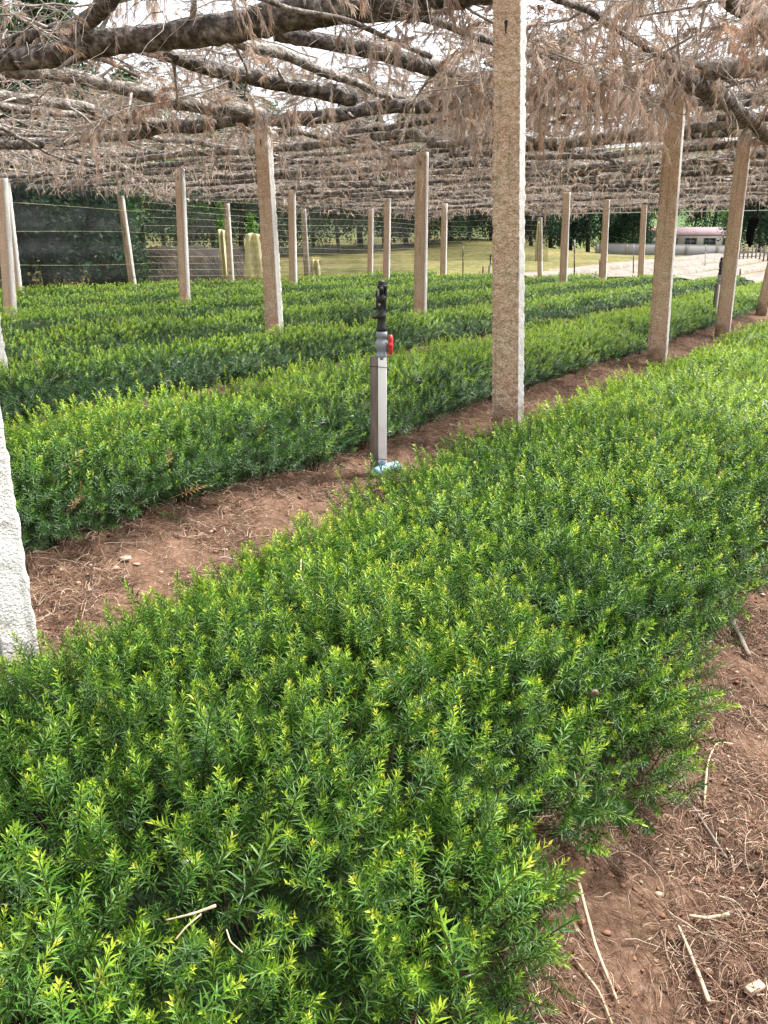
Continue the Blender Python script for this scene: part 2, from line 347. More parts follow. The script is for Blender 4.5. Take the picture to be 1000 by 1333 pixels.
mb.add(*litter('d', 1100, un_p1, (.1, .26), (.0012, .0026), tan, .008, 4, K=8, curl=.15))
mb.add(*litter('e', 5000, un_p2, (.06, .16), (.002, .004), tan, .006, 5))
tag(mb.obj('needle_litter', M['litter'], None, True), 'dry tan conifer needles and straw scattered over the reddish soil paths', 'litter', None, 'stuff')
def icos(cnt, un, sz, cols, seed, squash=.6):
    r = np.random.default_rng(seed)
    t = (1+5**.5)/2
    iv = norm(np.array([(-1, t, 0), (1, t, 0), (-1, -t, 0), (1, -t, 0), (0, -1, t), (0, 1, t), (0, -1, -t), (0, 1, -t), (t, 0, -1), (t, 0, 1), (-t, 0, -1), (-t, 0, 1)], float))
    fi = np.array([(0, 11, 5), (0, 5, 1), (0, 1, 7), (0, 7, 10), (0, 10, 11), (1, 5, 9), (5, 11, 4), (11, 10, 2), (10, 7, 6), (7, 1, 8), (3, 9, 4), (3, 4, 2), (3, 2, 6), (3, 6, 8), (3, 8, 9), (4, 9, 5), (2, 4, 11), (6, 2, 10), (8, 6, 7), (9, 8, 1)])
    u, n = un(r, cnt); x = u*U[0]+n*N[0]; y = u*U[1]+n*N[1]
    s = sz[0]+(sz[1]-sz[0])*r.random(cnt)**3
    vv = iv[None]*(1+.22*r.standard_normal((cnt, 12, 1)))*s[:, None, None]*np.stack([r.uniform(.7, 1.3, cnt), r.uniform(.7, 1.3, cnt), np.full(cnt, squash)], -1)[:, None, :]
    vv += np.stack([x, y, zat(x, y)+s*.25], -1)[:, None, :]
    ff = (fi[None]+12*np.arange(cnt)[:, None, None]).reshape(-1, 3)
    cols = np.array(cols); c = cols[r.integers(0, len(cols), cnt)]*r.uniform(.7, 1.25, (cnt, 1))
    return vv.reshape(-1, 3), ff, np.repeat(c, 12, 0)
mb = MB(); cc = [(.22, .11, .07), (.30, .18, .12), (.16, .08, .05), (.42, .32, .24), (.2, .1, .06), (.25, .13, .08)]
mb.add(*icos(26000, un_near, (.0012, .010), cc, 11)); mb.add(*icos(12000, un_p1, (.002, .016), cc, 12))
mb.add(*icos(250, un_near, (.008, .014), [(.5, .42, .33), (.45, .34, .26)], 13, .35))
tag(mb.obj('pebbles', M['litter'], None, False), 'small soil crumbs, bark chips and pebbles strewn over the paths', 'pebbles', None, 'stuff')

# ---------------------------------------------------------------- yew beds
def sprig_proto(r, nn, L, nl, nw, fold, stem):
    """one upright shoot: nn needles along length L. returns verts, tris, t (0 base..1 tip per vert)"""
    bend = r.normal(0, .16, 2)
    i = np.arange(nn); t = (i+.5)/nn; t = .12+.88*t**.85
    ang = i*2.399+r.uniform(0, 6.28)
    ctr = np.stack([bend[0]*L*t*t, bend[1]*L*t*t, L*t], -1)
    phi = np.radians(82-58*t**1.7)+r.normal(0, .13, nn)            # angle from the stem
    d = np.stack([np.cos(ang)*np.sin(phi), np.sin(ang)*np.sin(phi), np.cos(phi)], -1)
    ln = nl*(1-.5*t**3)*r.uniform(.8, 1.15, nn)*(.75+.5*t*(1-t)*2)
    side = norm(np.cross(d, np.array([0, 0, 1.])+0*d)); upn = np.cross(side, d)
    w_ = nw*r.uniform(.85, 1.15, nn)[:, None]
    tip = ctr+d*ln[:, None]+upn*(ln*-.12)[:, None]
    mid = ctr+d*(ln*.45)[:, None]+upn*(ln*.03)[:, None]
    if fold:
        vv = np.stack([ctr, mid+side*w_/2, tip, mid-side*w_/2], 1); k = 4
        ff = np.stack([np.stack([i*4, i*4+1, i*4+2], -1), np.stack([i*4, i*4+2, i*4+3], -1)], 1).reshape(-1, 3)
    else:
        vv = np.stack([ctr+side*w_/2, ctr-side*w_/2, tip], 1); k = 3
        ff = np.stack([i*3, i*3+1, i*3+2], -1)
    tv = np.repeat(t, k); nv = np.tile([0, .5, 1, .5] if k == 4 else [0, 0, 1], nn); st = np.zeros(nn*k)
    vv = vv.reshape(-1, 3)
    if stem:
        tt = np.linspace(-.25, 1, 4); sp = np.stack([bend[0]*L*tt*np.abs(tt), bend[1]*L*tt*np.abs(tt), L*tt], -1)[None]
        sv, sf = tubes(sp, np.linspace(.0016, .0007, 4)[None], 3)
        qf = sf[0]+len(vv); ff = np.concatenate([ff, qf[:, :3], qf[:, [0, 2, 3]]]); vv = np.concatenate([vv, sv])
        tv = np.concatenate([tv, np.repeat(tt, 3)]); nv = np.concatenate([nv, np.zeros(12)]); st = np.concatenate([st, np.ones(12)])
    return vv, ff, tv, nv, st
LOD = [  # max dist, sprigs per plant, needles, shoot length, needle length, width, fold, stem
    (2.9, 135, 42, .108, .0275, .0032, True, True), (5.2, 95, 30, .11, .030, .0046, True, True), (9, 70, 22, .11, .032, .0066, False, False),
    (16, 60, 18, .082, .028, .008, False, False), (26, 42, 14, .075, .032, .013, False, False), (99, 26, 12, .08, .036, .02, False, False)]
PROTO = [[sprig_proto(rng, l[2], l[3]*rng.uniform(.75, 1.3), l[4], l[5], l[6], l[7]) for _ in range(10)] for l in LOD]
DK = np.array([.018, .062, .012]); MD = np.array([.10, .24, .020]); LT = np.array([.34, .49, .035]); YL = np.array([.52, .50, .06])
def build_bed(bi, n1, n0, u0, u1, hh, name, label):
    r = np.random.default_rng(100+bi); sp = .25
    W = n1-n0; cols = max(4, int(round((W-.36)/.235))+1)
    us = np.arange(u0, u1, sp); plants = []
    for j in range(cols):
        nj = n0+.2+(W-.4)*j/(cols-1)
        plants.append(np.stack([us+r.uniform(-.07, .07, len(us))+(j % 2)*sp/2, nj+r.uniform(-.06, .06, len(us)), np.full(len(us), j)], -1))
    pl = np.concatenate(plants); edge = (pl[:, 2] == 0) | (pl[:, 2] == cols-1)
    hgt = hh*(.86+(.22 if bi < 2 else .13)*vnoise(pl[:, 0], pl[:, 1], .9, bi)+r.uniform(-.06, .06, len(pl))); hgt[edge] *= r.uniform(.72, .98, edge.sum())
    vv_ = np.abs(pl[:, 1]-(n1+n0)/2)/(W/2); hgt *= 1-(.16 if bi == 0 else (.40 if bi == 1 else .60))*vv_**2.2
    rad = r.uniform(.19, .24, len(pl)); rad[edge] *= r.uniform(.85, 1.12, edge.sum())
    if bi == 0:                                   # thinner plants and gaps seen along the near edges
        pu, pn = pl[:, 0], pl[:, 1]
        gap = (pn > -.75) & (np.abs(pu-1.28) < .12) | (pn > -.72) & (np.abs(pu-3.6) < .14)
        sm = (pn < -1.65) & (pu < 3.0)
        hgt[gap] *= .55; rad[gap] *= .6; hgt[sm] *= .8; rad[sm] *= .85; pl[:, 1] += .16*sstep(-1.5, -2.0, pn)*sstep(3.6, 1.7, pu)
        for gu, gn in ((2.75, -1.05), (3.3, -.75), (1.7, -.6)):
            hgt[np.hypot(pu-gu, pn-gn) < .16] *= .72
    X3 = pl[:, :1]*U[None]+pl[:, 1:2]*N[None]
    dist = np.hypot(X3[:, 0], X3[:, 1]); base = soilz(X3[:, 0], X3[:, 1])+0*dist
    # visible only: skip plants far behind the viewer
    keep = X3[:, 1] > -.6; pl, hgt, rad, X3, dist, base, edge = [a[keep] for a in (pl, hgt, rad, X3, dist, base, edge)]
    V = []; T = []; CL = []; off = 0; coreV = MB()
    lim = [0]+[l[0] for l in LOD]
    for li, l in enumerate(LOD):
        sel = np.where((dist >= lim[li]) & (dist < lim[li+1]))[0]
        if not len(sel): continue
        cnt = l[1]; reps = (cnt*(1+.35*edge[sel])).astype(int); pi_ = np.repeat(sel, reps); n_ = len(pi_)
        # directions on the upper ellipsoid
        el = np.arcsin(np.clip(r.uniform(-.25, 1, n_)-edge[pi_]*r.uniform(0, .35, n_), -1, 1)); azm = r.uniform(0, 2*PI, n_)
        dirv = np.stack([np.cos(azm)*np.cos(el), np.sin(azm)*np.cos(el), np.sin(el)], -1)
        deep = np.where(r.random(n_) < .38, r.uniform(.45, .85, n_), r.uniform(.86, 1.06, n_))
        cz = base[pi_]+hgt[pi_]*.48
        pos = X3[pi_].copy(); pos[:, 2] = cz
        lump = 1+.16*(vnoise(azm*.5+pi_*3.1, el, .6, 7)-.5)
        pos += dirv*np.stack([rad[pi_]*1.05, rad[pi_]*1.05, hgt[pi_]*.52-l[3]*.35], -1)*(deep*lump)[:, None]
        # drop those well inside a neighbour: too low under the canopy of shoots
        nn_ = pos[:, 0]*N[0]+pos[:, 1]*N[1]; inner = (nn_ > n0+.28) & (nn_ < n1-.28)
        k = ~(inner & (pos[:, 2] < base[pi_]+hgt[pi_]*.5)) & (pos[:, 2] > base[pi_]+.02)
        pos, dirv, pi2, deep = pos[k], dirv[k], pi_[k], deep[k]; n_ = len(pos)
        ax = norm(dirv*np.array([.75, .75, .35])+np.array([0, 0, 1.0])*r.uniform(.35, 1.0, (n_, 1))+r.normal(0, .31 if li < 2 else .22, (n_, 3)))
        tw = r.uniform(0, 2*PI, n_); b1 = norm(np.cross(ax, np.stack([np.cos(tw), np.sin(tw), 0*tw], -1)+1e-3)); b2 = np.cross(ax, b1)
        scl = r.uniform(.62, 1.22, n_)*(1+.4*(r.random(n_) < .1)); brown = r.random(n_) < (.003 if li else 0)
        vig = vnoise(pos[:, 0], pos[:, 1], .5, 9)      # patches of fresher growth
        fresh_shade = np.clip(r.normal(.42 if li < 3 else .66, .27 if li < 3 else .2, n_)+(vig-.5)*.6+dirv[:, 2]*.25-.05+np.clip((pos[:, 2]-base[pi2])/(hgt[pi2] if bi == 0 else hh*.98)-.72, -.6, .25)*(.85 if bi == 0 else (1.25 if bi == 1 else 2.2)), 0, 1)  # fresh growth, plus furrow shade painted into the needles by height
        which = r.integers(0, len(PROTO[li]), n_)
        for wi, (pv, pf, pt, pn, ps) in enumerate(PROTO[li]):
            s = np.where(which == wi)[0]
            if not len(s): continue
            q_ = pv[None]*scl[s][:, None, None]
            vv = pos[s][:, None]+q_[..., :1]*b1[s][:, None]+q_[..., 1:2]*b2[s][:, None]+q_[..., 2:]*ax[s][:, None]
            fr = fresh_shade[s][:, None]
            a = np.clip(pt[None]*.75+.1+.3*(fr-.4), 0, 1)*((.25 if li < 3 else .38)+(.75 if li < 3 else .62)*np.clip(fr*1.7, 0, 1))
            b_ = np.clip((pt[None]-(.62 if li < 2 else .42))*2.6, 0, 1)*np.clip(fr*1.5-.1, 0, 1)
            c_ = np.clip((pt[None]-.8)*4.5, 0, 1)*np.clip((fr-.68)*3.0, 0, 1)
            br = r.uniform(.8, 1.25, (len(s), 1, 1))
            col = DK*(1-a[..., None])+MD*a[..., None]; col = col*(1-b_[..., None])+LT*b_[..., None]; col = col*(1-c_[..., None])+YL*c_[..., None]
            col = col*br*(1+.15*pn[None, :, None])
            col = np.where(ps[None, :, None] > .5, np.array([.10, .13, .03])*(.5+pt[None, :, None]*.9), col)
            col = np.where(brown[s][:, None, None], np.array([.30, .17, .07])*br, col)
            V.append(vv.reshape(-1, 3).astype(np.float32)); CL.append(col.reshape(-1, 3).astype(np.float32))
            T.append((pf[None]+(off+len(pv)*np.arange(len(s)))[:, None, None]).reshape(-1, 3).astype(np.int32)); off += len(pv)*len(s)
    root = empty(name, P((u0+u1)/2, (n0+n1)/2), label, 'hedge bed', 'clipped beds of young yew plants')
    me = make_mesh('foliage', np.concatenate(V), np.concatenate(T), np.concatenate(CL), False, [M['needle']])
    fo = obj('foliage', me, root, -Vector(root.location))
    # woody stems of every plant, fanning up from the soil
    nearp = np.where(dist < 16)[0]
    if len(nearp):
        ns = 9; pid = np.repeat(nearp, ns); c = len(pid); a = r.uniform(0, 2*PI, c); sp_ = r.uniform(.2, .85, c)
        tt = np.linspace(0, 1, 5)[None, :, None]
        top = np.stack([np.cos(a)*rad[pid]*sp_, np.sin(a)*rad[pid]*sp_, hgt[pid]*.8*np.sqrt(1-sp_**2*.6)], -1)
        pts = np.stack([X3[pid][:, 0]+np.cos(a)*.02, X3[pid][:, 1]+np.sin(a)*.02, base[pid]-.02], -1)[:, None]+top[:, None]*np.concatenate([tt**1.3, tt**1.3, tt**.8], -1)
        pts[:, 1:-1] += r.normal(0, .008, (c, 3, 3))
        v_, f_ = tubes(pts, r.uniform(.0025, .005, (c, 1))*np.linspace(1.3, .5, 5)[None], 4)
        obj('stems', make_mesh('stems', v_, f_, None, True, [M['stem']]), root, -Vector(root.location))
    # opaque dark core of the bed: twigs, with inner shade in its colour
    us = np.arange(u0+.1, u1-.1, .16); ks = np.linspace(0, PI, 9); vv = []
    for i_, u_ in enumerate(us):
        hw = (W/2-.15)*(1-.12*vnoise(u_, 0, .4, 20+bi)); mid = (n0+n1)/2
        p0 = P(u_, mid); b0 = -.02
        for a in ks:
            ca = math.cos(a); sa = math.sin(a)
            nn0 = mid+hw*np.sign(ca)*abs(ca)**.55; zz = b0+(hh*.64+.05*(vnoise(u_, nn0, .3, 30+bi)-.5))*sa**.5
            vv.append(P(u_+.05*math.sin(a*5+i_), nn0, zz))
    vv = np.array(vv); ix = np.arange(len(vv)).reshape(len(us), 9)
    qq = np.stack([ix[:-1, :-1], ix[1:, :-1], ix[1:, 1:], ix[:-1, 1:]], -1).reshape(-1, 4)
    obj('inner_twigs_shade', make_mesh('inner_twigs_shade', vv, qq, None, True, [M['inner']]), root, -Vector(root.location))
    return root
M['inner'] = noisy('inner_twig_shade_mass', [(.35, (.010, .022, .008)), (.55, (.022, .05, .014)), (.7, (.05, .04, .022))], 30, .95, 1.0, 60, dist=.03)
BL = ['nearest broad yew bed filling the foreground, individual needled shoots with yellow tips',
      'second yew bed, its dark undercut front edge facing the straw-strewn soil path',
      'third yew bed back, just behind the second across a narrow shaded gap',
      'fourth yew bed back, a long low green band behind the third bed',
      'fifth yew bed back, thin green band two beds before the farthest',
      'sixth yew bed back, last but one before the netting',
      'farthest yew bed, pale green strip just in front of the dark netting']
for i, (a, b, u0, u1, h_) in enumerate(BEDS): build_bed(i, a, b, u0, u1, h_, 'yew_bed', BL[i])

# ---------------------------------------------------------------- concrete posts
def post(base, top, wu, label, hole=True, seed=0, W_=.215, D_=.115, white_all=False):
    """tapering cast post: rough tan face towards the beds' near end, smooth white flanks"""
    r = np.random.default_rng(seed); base = np.array(base); top = np.array(top)
    d = math.hypot(base[0], base[1]); h_ = top[2]-base[2]
    cell = .011 if d < 8 else (.022 if d < 13 else .06)
    root = empty('concrete_post', base, label, 'post', 'concrete posts holding up the branch roof')
    nw = max(3, int(W_/cell)); nd_ = max(2, int(D_/cell)); nz_ = int(h_/cell/1.2)
    # perimeter profile: front (rough), right (white), back (rough), left (white)
    per = []; mid_ = []
    for k in range(nw): per.append((-.5+k/nw, -.5)); mid_.append(0)
    for k in range(nd_): per.append((.5, -.5+k/nd_)); mid_.append(1)
    for k in range(nw): per.append((.5-k/nw, .5)); mid_.append(0)
    for k in range(nd_): per.append((-.5, .5-k/nd_)); mid_.append(1)
    per = np.array(per); mid_ = np.array(mid_); S = len(per)
    zs = np.linspace(0, 1, nz_+1)
    lean = top-base
    tp = 1.06-.12*zs
    a = per[None, :, 0]*W_*tp[:, None]; b_ = per[None, :, 1]*D_*tp[:, None]
    zz = zs[:, None]*h_+0*a
    amp = np.where(mid_ == 0, .013 if d > 4 else .0055, .003)[None, :]
    ko = r.uniform(0, 50)
    per_s = np.cumsum(np.hypot(*(np.roll(per, -1, 0)*[W_, D_]-per*[W_, D_]).T))[None, :]+0*zz
    nz1 = vnoise(per_s+ko, zz, .022, 1)-.5; nz2 = vnoise(per_s+ko, zz, .055, 2)-.5; nz3 = vnoise(per_s+ko, zz, .4, 3)-.5
    disp = amp*(nz1*1.6+nz2*np.where(mid_ == 0, 1.2, .5)[None])+.0015*nz3
    if d > 13: disp *= .6
    nrm = np.where((mid_ == 0)[:, None], np.stack([0*per[:, 1], np.sign(per[:, 1])], -1), np.stack([np.sign(per[:, 0]), 0*per[:, 0]], -1))
    a = a+disp*nrm[None, :, 0]; b_ = b_+disp*nrm[None, :, 1]
    tw = r.normal(0, .05)+wu
    un_ = U*math.cos(tw)+N*math.sin(tw); nn_ = N*math.cos(tw)-U*math.sin(tw)
    v_ = a[..., None]*nn_+b_[..., None]*un_+zs[:, None, None]*lean[None, None]
    v_ = v_.reshape(-1, 3); idx = np.arange(len(v_)).reshape(nz_+1, S); i2 = np.roll(idx, -1, 1)
    q = np.stack([idx[:-1], i2[:-1], i2[1:], idx[1:]], -1).reshape(-1, 4)
    ti = np.stack([np.full(S, len(v_)), idx[-1], i2[-1]], -1); v_ = np.concatenate([v_, [lean]])
    mi = np.concatenate([np.tile(mid_, nz_), np.zeros(S, int)])
    obj('shaft', make_mesh('shaft', v_, [q, ti], None, d > 8, [M['agg'], M['wconc']], mi), root)
    if hole and d < 20:
        mb = MB(); c = lean*((h_-.17)/h_)-un_*(D_*.5*.96)
        mb.tube([c-un_*.010, c+un_*.02], [.014, .012], 10); mb.tube([c-un_*.008-np.array([0, 0, .01]), c-un_*.008-np.array([0, 0, .07])], [.011, .004], 6)
        mb.obj('bolt_hole', M['plas_black'], root)
    return root
PP = [ # base px, base py, hidden z, top px, top py, label
    (14, 410, .35, 2, 232, 'pale leaning post at the left frame edge, nearer of the touching pair there'),
    (24, 378, .38, 8, 238, 'post just behind the pair at the left edge, at the corner of the netting'),
    (173, 371, .38, 157, 255, 'strongly leaning thin post in front of the dark netting on the left'),
    (241, 388, .38, 234, 220, 'upright tan post standing between the leaning post and the torn netting gaps'),
    (301, 366, .38, 295, 265, 'short far post beside the narrow torn gap in the netting'),
    (358, 432, .38, 342, 165, 'tall tan post with white flank left of the sprinkler, log resting on its top'),
    (382, 372, .38, 380, 247, 'far post directly right of the tall white-flanked post'),
    (400, 360, .38, 395, 272, 'farthest thin post at the netting, third of the cluster left of the sprinkler'),
    (482, 358, .38, 483, 272, 'small far post above the sprinkler head, slightly left'),
    (503, 365, .38, 505, 258, 'small far post directly behind the sprinkler head'),
    (547, 402, .38, 550, 198, 'middle distance post between the sprinkler and the biggest post'),
    (577, 361, .38, 579, 265, 'slim far post between the middle distance post and the biggest post'),
    (703, 355, .38, 703, 283, 'smallest brown post just right of the biggest post, at the far field edge'),
    (733, 370, .38, 738, 250, 'far post right of the biggest post, beside a thin marker stake'),
    (785, 363, .38, 790, 260, 'far post halfway between the biggest post and the tilted right post'),
    (834, 359, .38, 839, 262, 'far post just left of the tilted right post')]
POSTS = []
for k, (bx, by, bz, tx, ty, lab) in enumerate(PP):
    b0 = pix(bx, by, bz); t0 = pix(tx, ty, 3.1); d = .5*(math.hypot(b0[0], b0[1])+min(math.hypot(t0[0], t0[1]), 1.15*math.hypot(b0[0], b0[1])))
    b1 = pixd(bx, by, d); t1 = pixd(tx, ty, d)
    dz = t1[2]-b1[2]; full = t1[2]-0.0
    slope = (t1-b1)/dz; bb = t1-slope*(t1[2]-gz(b1[0], b1[1])+.0)
    post(bb, t1, 0, lab, True, 40+k); POSTS.append((bb, t1))
def ppost(bx, by, bz, lab, h_, lx=0, top=None, **kw):
    b = pix(bx, by, bz); b[2] = gz(b[0], b[1])-.02; t = b+np.array([lx, 0, h_])
    if top: t = pixd(top[0], top[1], math.hypot(b[0], b[1]))
    post(b, t, 0, lab, True, int(bx)+3, **kw); POSTS.append((b, t))
ppost(17, 930, 0, 'white post cropped by the left edge of the photo, closest to the camera', 3.1, -.03)
ppost(2, 520, 0, 'white post base at the left edge, behind the second yew bed', 3.1, -.1)
ppost(661, 566, 0, 'biggest roughcast tan post right of the centre, reaching the top of the frame', 3.12, 0, (664, -6), D_=.10)
ppost(855, 474, 0, 'tilted tan post on the right at the path edge, thick log over its top', 3.1, 0, (882, 108))
ppost(942, 422, 0.2, 'tilted tan post right of the second sprinkler', 3.12, 0, (971, 168))
ppost(991, 405, 0.1, 'post cut by the right edge of the photo beside the path', 3.12, .3)

# ---------------------------------------------------------------- branch roof: logs
def smooth_path(pts, K):
    pts = np.array(pts, float); s = np.concatenate([[0], np.cumsum(np.linalg.norm(np.diff(pts, axis=0), axis=1))]); s /= s[-1]
    t = np.linspace(0, 1, K); o_ = np.stack([np.interp(t, s, pts[:, i]) for i in range(3)], -1)
    for _ in range(max(1, K//8)): o_[1:-1] = .25*o_[:-2]+.5*o_[1:-1]+.25*o_[2:]
    return o_
LOGN = [0]
def log(pts, r0, r1, label, pale=False, stubs=3, wob=.03):
    LOGN[0] += 1; r = np.random.default_rng(500+LOGN[0]); pts = np.array(pts, float)
    L = np.linalg.norm(np.diff(pts, axis=0), axis=1).sum(); dd = np.hypot(*pts.mean(0)[:2])
    K = int(L/(.07 if dd < 11 else .2))+4; S = 18 if dd < 11 else 9
    p = smooth_path(pts, K); t = np.linspace(0, 1, K)
    w_ = np.stack([vnoise(t*L+LOGN[0]*9.1, t*0, .9, 11)-.5, vnoise(t*L+LOGN[0]*5.1, t*0, .9, 12)-.5, vnoise(t*L+LOGN[0]*3.1, t*0, .7, 13)-.5], -1)
    p = p+w_*wob*2
    rad = (r0+(r1-r0)*t)*(1+.16*(vnoise(t*L, t*0+LOGN[0], .25, 14)-.5))
    p0 = p[0].copy(); root = empty('roof_log', p0, label, 'log', 'logs of the dead-branch roof')
    mb = MB(); mb.tube(p-p0, rad, S, True, .06 if dd < 11 else .07, r)
    mb.obj('trunk', M['bark_pale'] if pale else M['bark'], root, True)
    for s_ in range(stubs):
        k = r.integers(K//8, K-K//8); a = r.uniform(0, 2*PI); tdir = norm(p[min(k+1, K-1)]-p[k-1]); b1 = norm(np.cross(tdir, [0, 0, 1.])); b2 = np.cross(tdir, b1)
        dr = norm(math.cos(a)*b1+math.sin(a)*b2+tdir*.7*r.choice([-1, 1])); ln = r.uniform(.12, .55)
        q0 = p[k]-p0+dr*rad[k]*.6; ctl = np.array([0, 0, -.12*ln])
        mb = MB(); mb.tube(smooth_path([q0, q0+dr*ln*.5, q0+dr*ln+ctl+r.normal(0, .04, 3)], 7), np.linspace(rad[k]*.3, rad[k]*.09, 7), 7, True, .06, r)
        mb.obj('branch_stub', M['twig'], root, True)
    return root
def pl(l, z0=3.2, z1=None):
    z1 = z0 if z1 is None else z1
    return [pix(x, y, z0+(z1-z0)*i/(len(l)-1)) for i, (x, y) in enumerate(l)]
log(pl([(700, -32), (560, -4), (430, 14), (250, 42), (90, 66), (-50, 92)], 3.2, 3.12), 0.135, 0.085, 'thickest dark log crossing the top of the photo, running left behind the biggest post', stubs=8)
log(pl([(190, -50), (140, 5), (100, 38), (40, 50), (-60, 78)], 3.3, 3.3), 0.08, 0.048, 'dark forked log above the thick one in the top left corner', stubs=4)
log(pl([(640, -42), (520, -14), (400, -4), (280, -10)], 3.45), 0.072, 0.048, 'bark log above the thickest log at the top centre', stubs=2)
log(pl([(120, 40), (200, 62), (290, 92), (380, 108), (462, 124)], 3.3, 3.1), 0.056, 0.096, 'curved grey log sagging under the thickest log, ending above the tall post', stubs=4)
log(pl([(360, 38), (430, 52), (500, 66), (570, 92), (650, 138)], 3.3, 3.1), 0.064, 0.096, 'mossy grey log sloping down to the biggest post from the left', stubs=3)
log(pl([(10, 92), (90, 96), (180, 118), (260, 136), (345, 152)], 3.3, 3.15), 0.072, 0.096, 'pale lit log sloping down to the top of the tall white-flanked post', True, stubs=5)
log(pl([(-40, 122), (40, 128), (120, 143), (215, 166)], 3.2), 0.064, 0.08, 'pale log with a cut end below the pale sloping log on the left', True, stubs=4)
log(pl([(-60, 196), (60, 186), (160, 174), (250, 162), (345, 154)], 3.12), 0.072, 0.096, 'long mossy log running left from the top of the tall white-flanked post', stubs=5)
log(pl([(325, 160), (430, 148), (540, 137), (655, 128)], 3.14), 0.096, 0.08, 'bark log linking the tall white-flanked post to the biggest post', stubs=4)
log(pl([(640, 134), (720, 116), (800, 108), (900, 96), (1060, 84)], 3.14), 0.08, 0.096, 'pale-topped log resting over the tilted right post', True, stubs=4)
log(pl([(890, 106), (930, 122), (965, 150), (1030, 200)], 3.0, 3.1), 0.096, 0.08, 'thick dark log slanting down right between the two tilted right posts', stubs=2)
log(pl([(915, -40), (955, 5), (990, 24), (1050, 36)], 3.3), 0.072, 0.064, 'dark log end in the top right corner', stubs=2)
log(pl([(300, -20), (380, 12), (450, 22), (520, 56), (560, 74)], 3.0, 3.0), 0.016, 0.022, 'thin smooth grey stem curving in front of the thickest log', True, stubs=1, wob=.01)
log(pl([(-30, 150), (20, 176), (60, 200), (95, 210)], 3.0, 3.05), 0.035, 0.02, 'thin pale forked stick hanging at the left edge under the roof', True, stubs=3, wob=.02)
log(pl([(305, 60), (322, 92), (318, 130)], 3.1, 2.9), 0.01, 0.006, 'thin twig dangling down over the curved grey log', True, stubs=0, wob=.01)
# cross logs over every line of posts and between them, and poles along the beds
ORD = ['first', 'second', 'third', 'fourth', 'fifth', 'sixth', 'seventh', 'eighth', 'ninth', 'tenth', 'eleventh', 'twelfth', 'thirteenth', 'fourteenth', 'fifteenth', 'sixteenth', 'seventeenth', 'eighteenth', 'nineteenth', 'twentieth']
cross = [2.2, 12.0, 13.4, 14.9, 16.1, 17.4, 18.6, 19.8, 21.4, 22.9, 24.4, 26.0, 27.6, 29.2, 31, 33, 35, 37]
r = np.random.default_rng(5)
def inview(a):
    p = np.array(a); x = p[:, 0]/np.maximum(p[:, 1], .1)
    return (p[:, 1] > 1).any() and x.min() < .62 and x.max() > -.62
for ci, u_ in enumerate(cross):
    segs = [(2.5, -2.9), (-2.3, -8.0), (-7.3, -14.0), (-13.3, -21.6)]
    for si, (a, b) in enumerate(segs):
        a += r.uniform(-.3, .4); b += r.uniform(-.5, .3); z = 3.16+r.uniform(-.06, .12)
        du = r.normal(0, .22, 3)
        pts = [P(u_+du[0], a, z), P(u_+du[1], (a+b)/2, z+r.uniform(-.08, .06)), P(u_+du[2], b, z+r.uniform(-.05, .05))]
        if not inview(pts): continue
        th = r.uniform(.045, .085); ps = r.random() < .3
        side = ['over the right posts', 'between the path and the tall posts', 'left of the tall posts', 'nearest the left netting'][si]
        log(pts, th, th*r.uniform(.6, .9), f"{'pale' if ps else 'dark'} cross log {side}, {ORD[ci]} line back", ps, stubs=3 if u_ < 20 else 1, wob=.035)
for ni, n_ in enumerate([1.4, -.6, -2.0, -4.1, -6.2, -8.8, -11.2, -13.9, -16.6, -19.4]):
    for k, (a, b) in enumerate([(6, 10.8), (10.2, 15.6), (14.8, 20.4), (19.5, 26), (25, 31.5)]):
        z = 3.27+r.uniform(-.06, .1); dn = r.normal(0, .45, 3)
        pts = [P(a+r.uniform(-.4, .4), n_+dn[0], z), P((a+b)/2, n_+(dn[0]+dn[2])/2+r.normal(0, .1), z+r.uniform(-.1, .05)), P(b, n_+dn[2], z)]
        if not inview(pts): continue
        th = r.uniform(.03, .06); ps = r.random() < .35
        log(pts, th, th*.65, f"slim {'pale' if ps else 'dark'} roof pole laid along the beds, {ORD[9-ni]} row from the left, {ORD[k]} length back", ps, stubs=3 if a < 15 else 1, wob=.04)

